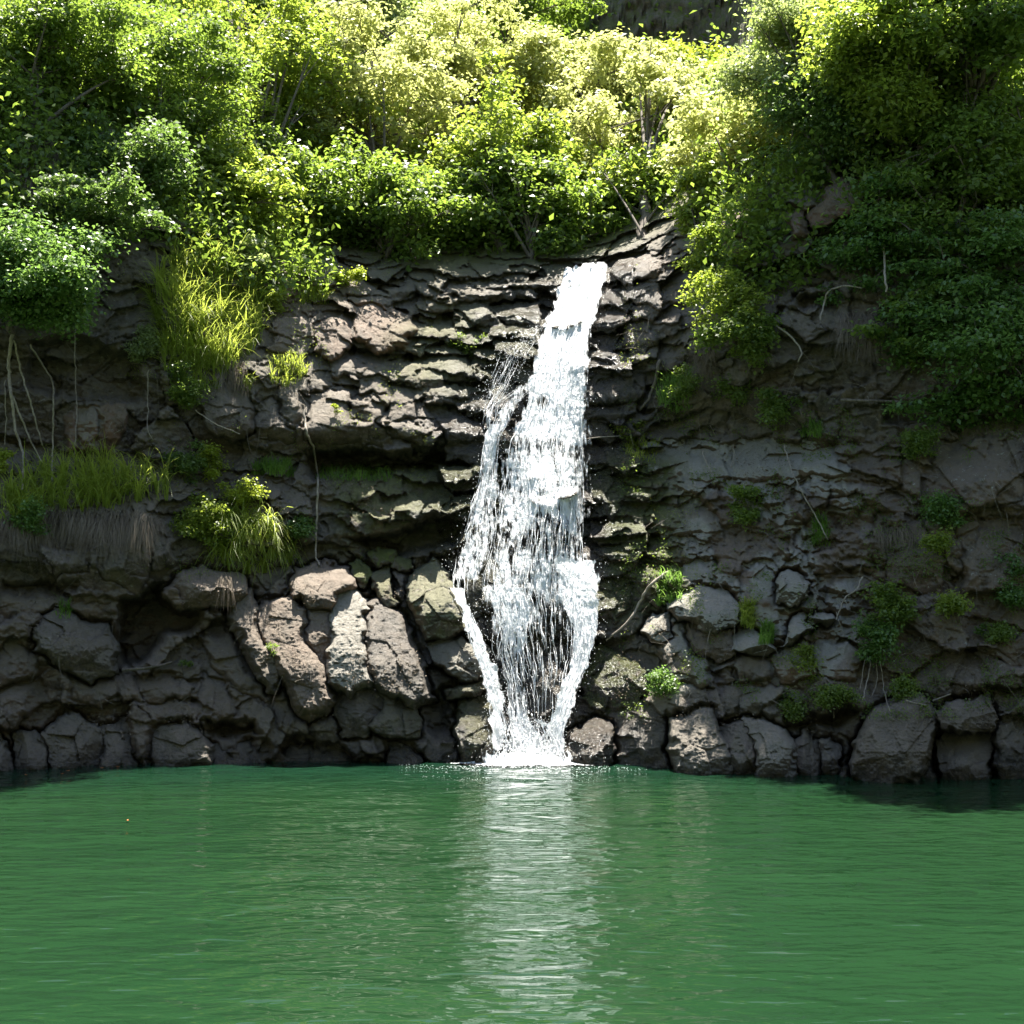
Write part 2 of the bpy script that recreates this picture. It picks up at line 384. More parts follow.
# bedrock blocks: (outline, thickness m, slope of the top, attrs)
BED = [
 (Z1((0,420),(100,420),(170,480),(250,640),(250,680),(170,640),(60,540)), .5, .3, {}),
 (Z1((0,560),(100,600),(130,700),(20,740),(0,740)), .5, .3, {}),
 (Z1((250,680),(360,660),(400,740),(400,790),(280,760)), .5, .3, {}),
 (Z1((400,730),(480,650),(500,700),(530,800),(420,800)), .5, .2, {}),
 (Z5((500,590),(620,570),(700,600),(690,650),(560,660),(500,630)), .5, .6, {}),
 (Z5((500,670),(700,660),(780,700),(720,740),(560,730)), .5, .6, {}),
 (Z5((430,590),(480,580),(520,660),(450,670),(420,630)), .5, .4, {}),
 (Z5((0,480),(60,440),(140,510),(120,580),(0,600)), .6, .3, {}),
 (Z5((0,630),(140,600),(160,660),(60,760),(0,760)), .7, .3, {}),
 (Z5((250,540),(420,560),(430,640),(380,690),(260,660)), .4, .3, {}),
 (Z5((150,90),(320,110),(330,190),(200,200)), .6, .3, {}),
 (Z5((540,60),(640,60),(630,150),(560,190)), .6, .3, dict(lichen=.6)),
 (Z5((360,120),(460,70),(530,110),(540,190),(500,260),(380,200)), .7, .3, dict(lichen=.5)),
 (Z5((0,270),(280,280),(420,290),(420,360),(200,350),(0,370)), .5, .5, {}),
 (Z6((195,570),(240,540),(240,660),(195,660)), .5, .1, dict(warm=1)),
 (Z6((235,545),(300,530),(300,660),(240,670)), .6, .1, dict(warm=1, pale=.4)),
 (Z6((300,535),(375,530),(375,600),(340,660),(300,655)), .6, .1, dict(warm=1)),
 (Z6((600,480),(690,450),(750,500),(765,600),(700,640),(620,610)), .9, .3, {}),
 (Z6((765,530),(820,505),(890,610),(880,640),(780,625)), .6, .2, {}),
 (Z6((835,455),(930,450),(925,540),(890,600),(850,520)), .8, .3, {}),
 (Z6((925,490),(1024,470),(1060,560),(1024,640),(930,630)), .9, .4, {}),
 (Z6((800,110),(890,110),(890,200),(800,205)), .8, .3, {}),
 (Z6((880,90),(1000,90),(1005,160),(900,170)), .8, .5, dict(pale=.4)),
 (Z7((270,500),(330,490),(380,540),(370,580),(290,560)), .5, .5, {}),
 (Z7((390,580),(450,560),(500,600),(480,650),(400,630)), .5, .6, {}),
 (Z7((130,490),(260,480),(280,560),(380,600),(380,650),(140,640)), .8, .35, {}),
 (Z7((280,220),(420,240),(460,290),(430,360),(380,370),(280,330)), 1.0, .2, dict(warm=1)),
 (Z7((150,300),(250,250),(270,350),(220,390),(170,350)), .8, .3, dict(warm=.8)),
 (Z7((400,480),(470,490),(480,560),(400,560)), .4, .4, {}),
 (Z7((285,410),(400,400),(410,450),(300,450)), .6, .3, {}),
 (Z7((300,450),(380,445),(390,500),(300,490)), .5, .3, {}),
 (Z7((410,400),(500,410),(490,460),(420,450)), .5, .5, {}),
 (Z7((500,400),(620,380),(640,420),(590,440),(500,440)), .5, .5, {}),
 (Z7((500,480),(570,460),(660,480),(640,520),(510,520)), .6, .6, {}),
 (Z7((590,510),(670,500),(690,550),(600,545)), .6, .8, {}),
 (Z7((690,490),(750,460),(800,480),(790,540),(700,555)), .6, .4, {}),
 (Z7((820,490),(870,480),(885,540),(830,540)), .6, .3, {}),
 (Z7((530,570),(600,560),(670,590),(680,650),(560,640)), .5, .5, {}),
 (Z7((700,580),(780,570),(780,680),(710,690)), .7, .3, {}),
 (Z7((550,650),(680,640),(680,700),(560,700)), .5, .1, {}),
 (Z7((230,150),(330,160),(400,200),(330,205),(240,190)), .7, .3, {}),
 (Z7((380,165),(450,165),(460,190),(400,200)), .6, .4, {}),
 (Z7((470,165),(545,180),(530,205),(480,200)), .6, .4, {}),
 (Z7((550,185),(640,175),(830,180),(830,205),(600,212)), .9, .3, {}),
 (Z7((590,225),(700,215),(715,280),(630,270)), .8, .3, {}),
 (Z7((705,230),(840,220),(840,280),(740,290)), .8, .3, {}),
 (Z7((270,205),(400,205),(405,235),(290,225)), .7, .4, {}),
 (Z7((550,165),(650,155),(880,155),(890,195),(840,180),(830,170)), .9, .3, {}),
 (Z7((500,205),(590,210),(585,245),(505,240)), .6, .3, {}),
 (Z7((540,300),(600,295),(600,340),(550,340)), .6, .5, {}),
 (Z7((740,290),(820,282),(815,318),(745,322)), .6, .5, {}),
 (Z7((400,345),(500,350),(490,370),(405,370)), .4, .6, {}),
 (Z7((220,395),(285,400),(300,440),(230,440)), .5, .4, {}),
 (Z7((480,430),(560,420),(560,460),(490,470)), .5, .6, {}),
 (Z8((220,180),(260,140),(400,90),(490,80),(500,150),(440,170),(330,210),(290,240)), .9, .7, dict(warm=.3)),
 (Z8((290,240),(430,210),(430,300),(420,330),(340,310),(290,290)), .7, .3, {}),
 (Z8((300,330),(350,310),(420,335),(400,370),(310,370)), .6, .6, {}),
 (Z8((300,400),(380,380),(410,470),(320,520),(280,470)), .5, .3, {}),
 (Z8((300,540),(410,490),(400,540),(310,570)), .6, .7, {}),
 (Z8((80,680),(200,620),(370,595),(370,690),(300,730),(70,740)), .8, .8, {}),
 (Z8((70,750),(330,740),(320,780),(200,800),(150,810),(70,790)), .7, .8, {}),
 (Z8((100,500),(200,490),(290,540),(200,560),(100,550)), .6, .8, {}),
 (Z8((150,270),(210,250),(300,330),(200,340),(150,310)), .6, .8, {}),
 (Z8((120,370),(220,340),(290,380),(240,420),(130,430)), .6, .8, {}),
 (Z8((80,820),(200,810),(240,880),(120,900)), .5, .3, {}),
 (Z9((100,650),(150,620),(210,630),(205,740),(130,760)), 1.4, .2, dict(warm=1)),
 (Z9((310,640),(370,620),(380,700),(330,700)), 1.4, .2, dict(warm=1)),
 (Z9((430,560),(490,515),(560,560),(540,640),(400,680),(385,640)), 1.7, .3, dict(warm=1)),
 (Z9((320,570),(400,560),(410,600),(380,630),(320,600)), 1.4, .8, dict(warm=.6, pale=.4)),
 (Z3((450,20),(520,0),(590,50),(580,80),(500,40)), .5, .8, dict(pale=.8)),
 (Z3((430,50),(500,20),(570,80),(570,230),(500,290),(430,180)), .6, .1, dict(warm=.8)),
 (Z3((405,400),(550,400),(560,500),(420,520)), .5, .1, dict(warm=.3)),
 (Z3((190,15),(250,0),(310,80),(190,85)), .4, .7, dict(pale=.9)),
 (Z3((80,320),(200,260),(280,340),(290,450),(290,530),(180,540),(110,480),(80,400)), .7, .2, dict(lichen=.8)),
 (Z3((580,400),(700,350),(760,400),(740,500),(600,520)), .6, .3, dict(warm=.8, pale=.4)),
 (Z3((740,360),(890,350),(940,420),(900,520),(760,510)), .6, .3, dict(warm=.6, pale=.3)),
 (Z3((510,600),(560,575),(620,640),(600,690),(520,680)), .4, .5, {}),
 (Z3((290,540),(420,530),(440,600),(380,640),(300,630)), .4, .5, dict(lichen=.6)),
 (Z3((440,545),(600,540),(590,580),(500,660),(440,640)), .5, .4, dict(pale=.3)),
 (Z3((0,640),(110,680),(130,860),(0,850)), .5, .2, dict(wet=.6)),
 (Z4((520,260),(640,160),(830,150),(1024,220),(1024,300),(850,300),(700,330),(560,330)), .6, .4, {}),
 (Z4((880,490),(1024,480),(1024,620),(920,640),(880,570)), .6, .3, {}),
 (Z2((690,690),(790,650),(900,720),(910,880),(700,870)), .5, .2, dict(wet=.7)),
 (Z2((590,560),(640,450),(690,460),(820,560),(820,620),(760,680),(650,690),(600,640)), .7, .35, dict(wet=.9, moss=.9)),
 (Z2((630,240),(700,210),(780,220),(770,320),(700,370),(630,330)), .6, .3, dict(wet=.9, moss=.8)),
 (Z2((250,370),(330,330),(380,380),(375,440),(270,440)), .6, .4, dict(wet=1, moss=.3)),
 (Z2((400,500),(480,500),(550,570),(530,680),(470,720),(400,700),(380,600)), .8, .2, dict(wet=1)),
 (Z2((170,160),(220,130),(290,160),(310,230),(280,320),(200,370),(160,300)), .8, .3, dict(wet=1, moss=.4)),
 (ZA((500,700),(600,640),(760,640),(780,800),(700,880),(560,860)), .6, .4, dict(wet=1)),
 (ZA((250,880),(330,820),(440,840),(450,960),(280,980)), .6, .4, dict(wet=1)),
 (ZA((740,100),(880,150),(960,250),(900,400),(800,300)), .5, .5, dict(wet=.8, moss=.6)),
 (zz(0,0,1,((900,425),(1024,415),(1024,500),(960,515),(905,490))), .7, .3, dict(lichen=1)),
 (zz(0,0,1,((880,515),(925,520),(945,560),(940,595),(890,585))), .6, .2, dict(lichen=.3, warm=.4)),
 (zz(0,0,1,((960,520),(1024,520),(1024,590),(965,595))), .6, .2, dict(lichen=.8)),
 (zz(0,0,1,((640,445),(740,438),(830,445),(850,475),(760,480),(650,480))), .5, .9, dict(pale=.7)),
 (zz(0,0,1,((650,505),(700,500),(720,530),(660,535))), .3, .6, dict(pale=.3)),
]
CAVES = [  # outline, extra depth
 (Z5((430,280),(600,230),(640,320),(750,330),(740,400),(700,420),(600,430),(560,520),(440,540),(420,470)), 2.2),
 (Z5((755,740),(830,715),(930,730),(960,800),(900,790),(780,800),(750,780)), 1.6),
 (Z5((0,220),(300,225),(290,262),(0,265)), .9),
 (Z7((130,665),(500,660),(660,700),(640,730),(430,728),(300,745),(150,755)), 1.9),
 (Z7((250,925),(400,900),(520,850),(640,880),(600,960),(400,990),(300,960)), 1.5),
 (Z3((560,700),(700,680),(900,600),(960,640),(860,720),(700,740)), 1.4),
 (Z3((280,430),(330,430),(370,500),(330,510),(290,480)), .7),
 (Z4((870,300),(1000,320),(960,360),(860,340)), .8),
 (Z4((690,570),(770,580),(760,620),(700,620)), .7),
 (Z6((240,300),(420,380),(440,520),(380,520),(160,520),(60,480),(80,330)), .9),
 (Z9((330,860),(460,870),(470,930),(340,930)), 1.0),
 (zz(0,0,1,((880,400),(960,400),(940,425),(880,425))), .8),
 (Z1((820,640),(900,620),(920,760),(850,800),(800,760)), .6),
 (Z1((740,280),(800,350),(830,440),(850,520),(810,540),(770,440),(720,330)), .6),
]
# boulders that are objects of their own
B = []
def bo(label, poly, T, tilt=.3, **a): B.append((label, sink(poly), T, tilt, a))
bo('tall dark ridge rock with sunlit edge below the bright arching grass', Z1((105,350),(150,290),(190,265),(215,330),(215,420),(290,560),(260,640),(180,520),(140,430)), 1.3, .2, warm=.3, flat=.5)
bo('broad brown boulder, rough lit face, between ridge rock and pale slab', Z1((215,345),(250,300),(330,290),(385,330),(395,440),(440,520),(480,560),(490,660),(400,720),(360,700),(300,600),(230,440)), 1.6, .25, warm=.5, flat=.5)
bo('narrow wedge of brown rock squeezed against the tall pale slab', Z1((390,335),(470,350),(480,560),(430,510),(397,440)), 1.2, .2, warm=.4, flat=.5)
bo('lumpy rounded rock capping the pale slab where the long root ends', Z1((325,230),(360,190),(450,165),(520,190),(560,235),(500,260),(470,340),(390,330),(385,270),(330,290)), 1.3, .5, warm=.4, flat=.5)
bo('tall flat pale grey slab with vertical cracks', Z1((470,255),(545,240),(602,295),(608,440),(618,590),(550,640),(485,590),(465,480)), 1.6, .42, pale=.6, flat=.15)
bo('large dark wet-looking wedge with sunlit edge beside the pale slab', Z1((606,310),(640,290),(695,320),(750,375),(812,530),(840,640),(770,680),(680,650),(620,600),(612,440)), 1.5, .36, wet=.5, flat=.3)
bo('dark block directly under the pale slab', Z1((490,590),(550,620),(610,590),(660,630),(670,690),(640,740),(600,790),(520,790),(490,690)), 1.2, .3, wet=.4)
bo('layered dark rock with horizontal cracks under the dark wedge', Z1((610,600),(680,620),(790,680),(790,790),(700,800),(610,750),(660,690)), 1.2, .35, wet=.4, moss=.25)
bo('flat stone at the waterline below the small low cave', Z1((40,820),(90,795),(180,810),(175,880),(60,890)), .6, 1.1, flat=.5)
bo('rounded waterline stone just beyond the small low cave', Z1((165,815),(235,830),(240,885),(185,890)), .6, 1.1, flat=.5)
bo('long low waterline stone beneath the brown boulder', Z1((240,850),(330,810),(400,840),(380,890),(250,895)), .6, 1.1, flat=.5)
bo('low waterline stone with one small sunlit tip', Z1((400,840),(500,830),(580,860),(575,890),(400,890)), .6, 1.1, flat=.5)
bo('glittering wet stone at the waterline under the dark wedge', Z1((690,820),(760,825),(860,850),(850,890),(690,890)), .9, .6, wet=1)
bo('small mossy cushion stone topmost on the mossy pile', Z1((635,130),(690,112),(703,160),(640,168)), .6, .6, moss=1)
bo('small mossy stone beside the topmost one on the mossy pile', Z1((702,140),(775,142),(782,182),(740,192),(705,172)), .6, .6, moss=.8)
bo('smallest mossy stone at the slab end of the mossy pile', Z1((550,180),(590,165),(622,200),(600,240),(560,222)), .6, .5, moss=.9)
bo('angular mossy block in the middle of the mossy pile', Z1((625,200),(690,170),(705,260),(720,310),(680,330),(640,270)), .9, .4, moss=.5)
bo('sunlit pale boulder with mossy front just beside the thin cascade', Z1((780,200),(850,140),(890,170),(930,250),(960,330),(980,400),(900,440),(830,440),(800,360),(760,300)), 1.5, .45, moss=.5, pale=.4)
bo('bright broken boulder below the sunlit boulder beside the thin cascade', Z2((30,470),(80,440),(150,440),(240,480),(260,560),(170,590),(60,530)), 1.3, .5, moss=.15, wet=.4, pale=.4)
bo('thin shelf of rock with green algae low beside the cascade', Z2((100,625),(230,580),(265,600),(200,645),(120,645)), 1.2, .6, moss=.5, wet=.5)
bo('dark rounded algae-stained rock at the foot of the cascade', Z2((150,655),(265,615),(275,720),(260,860),(160,860),(130,760)), 1.2, .35, moss=.5, wet=.8)
bo('dark boulder at the waterline beside the falling white foam', Z2((515,860),(550,780),(640,720),(700,740),(700,870)), 1.3, .35, wet=1)
bo('overhanging brown boulder under the arching bright grass, above the cave', Z5((615,270),(650,190),(760,170),(880,200),(905,280),(850,320),(640,322)), 1.4, .4, warm=.4)
bo('rough dark cobbled boulder bulging from the shaded shore', Z5((120,390),(200,340),(380,380),(430,470),(420,560),(330,590),(200,520),(130,480)), 1.2, .3, lichen=.3)
bo('largest smooth waterline boulder on the shaded shore', Z5((165,770),(260,700),(370,760),(365,860),(250,890),(180,870)), 1.2, .4)
bo('upright waterline stone with a diagonal crack on the shaded shore', Z5((370,760),(450,740),(520,850),(450,880),(370,860)), 1., .4)
bo('wide waterline boulder with a straight bottom edge near the low cave', Z5((555,765),(680,740),(780,820),(760,870),(560,860)), 1.1, .4)
bo('waterline stone at the picture edge of the shaded shore', Z5((-60,790),(0,790),(60,850),(50,890),(-60,890)), .9, .4)
bo('small squat waterline stone on the shaded shore', Z5((60,780),(160,780),(165,880),(60,885)), .9, .4)
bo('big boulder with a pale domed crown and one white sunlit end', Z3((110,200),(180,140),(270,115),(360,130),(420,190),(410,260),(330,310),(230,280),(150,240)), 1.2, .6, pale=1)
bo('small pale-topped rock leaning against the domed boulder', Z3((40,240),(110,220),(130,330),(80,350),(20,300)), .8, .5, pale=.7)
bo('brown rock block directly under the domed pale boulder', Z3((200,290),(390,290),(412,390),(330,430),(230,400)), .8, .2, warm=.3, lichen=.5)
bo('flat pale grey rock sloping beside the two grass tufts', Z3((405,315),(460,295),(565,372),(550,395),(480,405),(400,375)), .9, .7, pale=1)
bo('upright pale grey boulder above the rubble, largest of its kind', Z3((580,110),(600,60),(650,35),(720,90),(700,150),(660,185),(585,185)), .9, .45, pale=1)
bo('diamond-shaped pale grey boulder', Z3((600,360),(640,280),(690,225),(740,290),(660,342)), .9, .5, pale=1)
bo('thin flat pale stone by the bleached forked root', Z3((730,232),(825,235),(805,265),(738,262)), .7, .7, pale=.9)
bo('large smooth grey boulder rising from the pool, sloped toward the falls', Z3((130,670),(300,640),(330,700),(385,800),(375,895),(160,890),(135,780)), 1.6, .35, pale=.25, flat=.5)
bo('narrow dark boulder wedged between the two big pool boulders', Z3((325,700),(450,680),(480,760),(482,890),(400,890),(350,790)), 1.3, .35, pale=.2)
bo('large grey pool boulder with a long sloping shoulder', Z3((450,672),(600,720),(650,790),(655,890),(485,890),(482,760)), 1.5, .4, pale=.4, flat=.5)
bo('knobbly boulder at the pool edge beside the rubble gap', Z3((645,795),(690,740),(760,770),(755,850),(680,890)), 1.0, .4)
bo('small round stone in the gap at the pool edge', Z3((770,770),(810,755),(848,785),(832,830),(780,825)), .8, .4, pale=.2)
bo('great rounded dark boulder in the shade at the pool edge', Z4((250,560),(330,420),(460,340),(560,350),(620,430),(600,560),(520,650),(340,680),(250,610)), 2.0, .4, flat=.5)
bo('ribbed dark boulder adjoining the great rounded one', Z4((620,440),(700,360),(860,360),(890,460),(850,520),(700,520),(640,500)), 1.5, .45)
bo('broad dark rock with a small hollow at the shaded waterline', Z4((630,560),(700,520),(850,520),(860,640),(780,680),(660,680)), 1.2, .4)
bo('small wedge stone between the two darkest boulders', Z4((530,650),(570,570),(610,600),(615,680)), .9, .3)
bo('round waterline cobble half hidden in shadow by the rubble gap', Z4((0,545),(60,530),(85,600),(70,660),(0,655)), .8, .4)

def make_profile(poly, T, tilt, seed, flat=1.):
    P = np.array(poly); cx, cy = P.mean(0); hp = max(P[:, 1].max() - P[:, 1].min(), 8)
    wpx = P[:, 0].max() - P[:, 0].min()
    size = .5 * math.sqrt(hp * wpx) * .028
    k = min(.28 * size, .4 * T) + .04
    r = np.random.default_rng(seed); sx = r.uniform(-.3, .3)
    hx, hz = max(wpx * .014, .15), max(hp * .014, .15)
    planes = []
    for a_ in np.arange(7) / 7 * 2 * np.pi + r.uniform(0, 1):
        st_ = r.uniform(.15, .75) * flat; planes.append((r.uniform(.95, 1.25) * T, -st_ * T / hx * math.cos(a_) * .8, -st_ * T / hz * math.sin(a_) * .8, ))
    def prof(px, py):
        wx, wy = warp(px, py)
        d = polyd(wx, wy, poly) + (2.5 if flat == 1 else 4.0); dm = d * .028
        t = np.clip(dm / k, 0, 1)
        h = T * np.sqrt(1 - (1 - t) ** 2)
        zz_ = (cy - py) * .028; xx = (px - cx) * .028
        x1 = (px - cx) * .028 + .12 * size * vnoise(px / 18, py / 18, 0 * px, seed); z1 = (cy - py) * .028 + .12 * size * vnoise(px / 18, py / 18, 0 * px, seed + 1)
        pl = np.full(px.shape, T)
        for c_, g1, g2 in planes: pl = np.minimum(pl, c_ + g1 * x1 + g2 * z1)
        h = np.minimum(h, np.maximum(pl, .4 * T) + .06)
        h = h - tilt * 1.1 * np.maximum(0, zz_ + .12 * hp * .028) - sx * xx * .6
        # broad chipped facets
        F1, F2, dx, dz, rr = worley(px * .028 + 3.1 * seed, py * .028, size * .8 + .15, size * .7 + .15, seed)
        h = h + (rr[0] - .5) * .22 * size * flat + ((rr[1] - .5) * dx + (rr[2] - .5) * dz) * .35 * size * flat
        h = h - .03 * np.exp(-(F2 - F1) / .05) * min(1, size) * (rr[0] > .6)
        h = h + .09 * size * flat * fbm(px * .028, py * .028, 0 * px + seed, 1.6, 3, 8) + .085 * fbm(px * .028, py * .028, 0 * px + seed, 3.6, 5, 5) + .035 * fbm(px * .028, py * .028, 0 * px, 10, 3, 6, True)
        return d, h
    return prof, size

# ------------------------------------------------------------------ final depth field
S = 1.15
gpx = np.arange(-190, 1215, S)
gpy = np.concatenate([np.arange(-160, 150, 6.), np.arange(150, 840, 1.15)])
PX, PY = np.meshgrid(gpx, gpy)
D0 = macro(PX, PY)
W = unproj(PX, PY, D0); X, Z = W[..., 0], W[..., 2]
hill = sstep(0, 1, (D0 - yw_of(PX) - 8) / 4)             # above the rim: a soft hillside
wxx = X + .4 * fbm(X, 0 * X, Z, .8, 3, 31) + .13 * fbm(X, 0 * X, Z, 4.5, 3, 33); wzz = Z + .3 * fbm(X, 0 * X, Z, .8, 3, 32) + .10 * fbm(X, 0 * X, Z, 4.5, 3, 34)
bank = sstep(615, 680, PX) * (1 - sstep(880, 960, PX)) * sstep(425, 450, PY) * (1 - sstep(600, 690, PY))
soft = 1 - .5 * bank
CRK = sstep(-.1, .5, fbm(X, 0 * X, Z, .8, 3, 55))
strat = sstep(300, 360, PX) * (1 - sstep(640, 720, PX)) * (1 - sstep(540, 580, PY))
D = D0.copy()
F1, F2, dx, dz, rr = worley(wxx, wzz, 2.1, 1.5, 101)
D -= soft * 1.0 * ((rr[0] - .5) * .9 + (rr[1] - .5) * dx * 1.1 + (rr[2] - .6) * dz * .8) ; D += .16 * np.exp(-(F2 - F1) / .03) * CRK
F1, F2, dx, dz, rr = worley(wxx + .3 * wzz, wzz + .15 * np.sin(wxx * .7), 1.15, .78, 102)
D -= soft * (.42 + .25 * strat) * ((rr[0] - .5) + (rr[1] - .5) * dx * 1.2 + (rr[2] - .5) * dz) - (.12 + .4 * strat) * np.maximum(0, dz + .05); D += .06 * np.exp(-(F2 - F1) / .05) * CRK
F1, F2, dx, dz, rr = worley(wxx + .2 * Z, wzz - .25 * wxx, .42, .33, 103)
rub = sstep(-.15, .25, fbm(X, 0 * X, Z, .6, 2, 58))
D -= bank * .16 * (np.sqrt(np.clip(1 - 1.6 * F1 ** 2, 0, 1)) - .5) * (rr[0] > .35)
D -= (.07 + .12 * rub + .08 * bank) * ((rr[0] - .5) + (rr[1] - .5) * dx * 1.3 + (rr[2] - .5) * dz * 1.3)
D -= bank * (.28 * fbm(X, 0 * X, Z, 1.1, 5, 44) + .17 * fbm(X, 0 * X, Z, 3.2, 5, 45, True) + .05 * fbm(X, 0 * X, Z, 11, 3, 46))
D -= .16 * fbm(X, 0 * X, Z, 1.3, 5, 41) + .05 * fbm(X, 0 * X, Z, 5, 4, 42, True) + .02 * vnoise(X * 19, 0 * X, Z * 19, 43)
# thin strata in the stepped rock beside the cascade
ph = wzz * 1 / 1.05 + .8 * fbm(X, 0 * X, Z, .35, 2, 47)
saw = ph - np.floor(ph)
D += strat * (.5 * sstep(.25, 1, saw) - .25)
D = D0 + (D - D0) * (1 - .4 * hill)
A_wet = np.zeros_like(D); A_moss = A_wet.copy(); A_warm = A_wet.copy(); A_pale = A_wet.copy(); A_li = A_wet.copy()
def box(poly, pad=14):
    P = np.array(poly); x0, y0 = P.min(0) - pad; x1, y1 = P.max(0) + pad
    j0, j1 = np.searchsorted(gpx, [x0, x1]); i0, i1 = np.searchsorted(gpy, [y0, y1])
    return slice(i0, i1), slice(j0, j1)
for poly, dep in CAVES:
    s = box(poly); wx, wy = warp(PX[s], PY[s]); d = polyd(wx, wy, poly)
    D[s] += dep * sstep(-2, 10, d)
for i, (poly, T, tilt, at) in enumerate(BED):
    poly = sink(poly); s = box(poly); pf, size = make_profile(poly, T, tilt, 500 + i)
    d, h = pf(PX[s], PY[s]); ins = sstep(-.5, 1.5, d)
    base = D0[s] + .25
    D[s] = D[s] * (1 - ins) + ins * np.minimum(D[s] + .25, base - h + .12 * (D[s] - D0[s]))
    for nm, A in (('wet', A_wet), ('moss', A_moss), ('warm', A_warm), ('pale', A_pale), ('lichen', A_li)):
        if nm in at: A[s] = np.maximum(A[s], at[nm] * ins)
# regional wear
fx = np.interp(PY, [260, 430, 580, 760], [575, 540, 525, 525])
fw = np.interp(PY, [260, 430, 580, 760], [60, 95, 95, 60])
dist = np.abs(PX - fx) / fw
A_wet = np.maximum(A_wet, 1 - sstep(.7, 1.7, dist)) * (1 - hill)
A_wet = np.maximum(A_wet, sstep(735, 758, PY) * .9)
A_moss = np.maximum(A_moss, .9 * sstep(595, 615, PX) * (1 - sstep(660, 700, PX)) * sstep(440, 470, PY) * (1 - sstep(600, 640, PY)))
A_moss = np.maximum(A_moss, .7 * sstep(320, 350, PX) * (1 - sstep(500, 520, PX)) * sstep(450, 470, PY) * (1 - sstep(500, 580, PY)))
A_moss = np.maximum(A_moss, .5 * (1 - sstep(50, 110, np.hypot(PX - 470, (PY - 350) * 1.6))))
A_moss = np.maximum(A_moss, hill * .8)
A_warm = np.maximum(A_warm, .5 * (sstep(640, 720, PX) * sstep(420, 470, PY) * (1 - sstep(640, 720, PY))))
A_warm = np.maximum(A_warm, .35 * (1 - sstep(230, 330, PX)) * sstep(560, 620, PY))
A_warm = np.maximum(A_warm, .5 * sstep(170, 200, PX) * (1 - sstep(330, 380, PX)) * (1 - sstep(330, 360, PY)))
A_li = np.maximum(A_li, .8 * sstep(860, 920, PX) * sstep(360, 430, PY) * (1 - sstep(640, 720, PY)))
A_li = np.maximum(A_li, .5 * (1 - sstep(180, 260, PX)) * (1 - sstep(420, 460, PY)))
A_pale = np.maximum(A_pale, .12); A_li = np.maximum(A_li, .3)
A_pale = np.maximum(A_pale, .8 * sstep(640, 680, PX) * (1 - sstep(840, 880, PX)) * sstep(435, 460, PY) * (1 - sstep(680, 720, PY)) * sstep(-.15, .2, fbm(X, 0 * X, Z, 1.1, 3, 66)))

DS = D.copy()                                            # the surface things stand on: cliff and boulders
boulders = []
for i, (label, poly, T, tilt, at) in enumerate(B):
    T = T * (1.35 if at.get('pale', 0) >= .7 else 1.1)
    pf, size = make_profile(poly, T, tilt, 900 + i, at.pop('flat', 1.))
    s = box(poly); d, h = pf(PX[s], PY[s]); ins = sstep(-1, 4, d)
    D[s] += .55 * sstep(-5, 2, d)
    Yb = D0[s] + .45 - h
    DS[s] = np.where(d > 0, np.minimum(DS[s], Yb), DS[s])
    boulders.append((label, poly, T, at, pf))
DS = np.minimum(DS, D)

V = unproj(PX, PY, D)
cl = mesh_np("cliff", V.reshape(-1, 3), grid_faces(*PX.shape), ROCK, attrs=dict(wet=A_wet, moss=A_moss, warm=A_warm, pale=A_pale, lichen=A_li))
tag(cl, 'dark layered basalt cliff and hillside behind the pool', kind='structure')

irow = np.arange(len(gpy))
def surfY(px, py, A=None):
    A = DS if A is None else A
    i = np.interp(py, gpy, irow); j = (np.asarray(px, float) - gpx[0]) / S
    i = np.clip(i, 0, len(gpy) - 1.001); j = np.clip(j, 0, len(gpx) - 1.001)
    ii = i.astype(int); jj = j.astype(int); a = i - ii; b = j - jj
    return A[ii, jj] * (1 - a) * (1 - b) + A[ii + 1, jj] * a * (1 - b) + A[ii, jj + 1] * (1 - a) * b + A[ii + 1, jj + 1] * a * b
def surf(px, py, off=0.):
    px = np.asarray(px, float); py = np.asarray(py, float)
    return unproj(px, py, surfY(px, py) - off)

for label, poly, T, at, pf in boulders:
    P = np.array(poly); x0, y0 = P.min(0) - 10; x1, y1 = P.max(0) + 10
    st = .8
    qx, qy = np.meshgrid(np.arange(x0, x1, st), np.arange(y0, y1, st))
    d, h = pf(qx, qy)
    base = macro(qx, qy) + .45
    Yf = np.where(d > 0, base - h, base + .3); Yb = base + .7
    use = d > -1.2
    nr, nc = qx.shape; Fq = grid_faces(nr, nc)
    ok = use.ravel()[Fq].all(1); Fq = Fq[ok]
    Vf = unproj(qx, qy, Yf).reshape(-1, 3); Vb = unproj(qx, qy, Yb).reshape(-1, 3)
    n = nr * nc
    # skirt
    E = np.concatenate([Fq[:, [0, 1]], Fq[:, [1, 2]], Fq[:, [2, 3]], Fq[:, [3, 0]]])
    key = E[:, 0].astype(np.int64) * n + E[:, 1]; rkey = E[:, 1].astype(np.int64) * n + E[:, 0]
    Bd = E[~np.isin(key, rkey)]
    sk = np.stack([Bd[:, 1], Bd[:, 0], Bd[:, 0] + n, Bd[:, 1] + n], -1)
    AF = np.concatenate([Fq, Fq[:, ::-1] + n, sk]); AV = np.concatenate([Vf, Vb])
    uq, inv = np.unique(AF, return_inverse=True); AV = AV[uq]; AF = inv.reshape(-1, 4)
    cen = AV.mean(0); at2 = {k: np.full(len(AV), float(at.get(k, 0))) for k in ('wet', 'moss', 'warm', 'pale', 'lichen')}
    wl = np.clip(1 - (AV[:, 2] - .05) / .45, 0, 1) * .9
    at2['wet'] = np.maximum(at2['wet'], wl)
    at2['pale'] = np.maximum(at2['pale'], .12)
    o = mesh_np("boulder", AV - cen, AF, ROCK, attrs=at2); o.location = tuple(map(float, cen))
    tag(o, label, 'boulder')

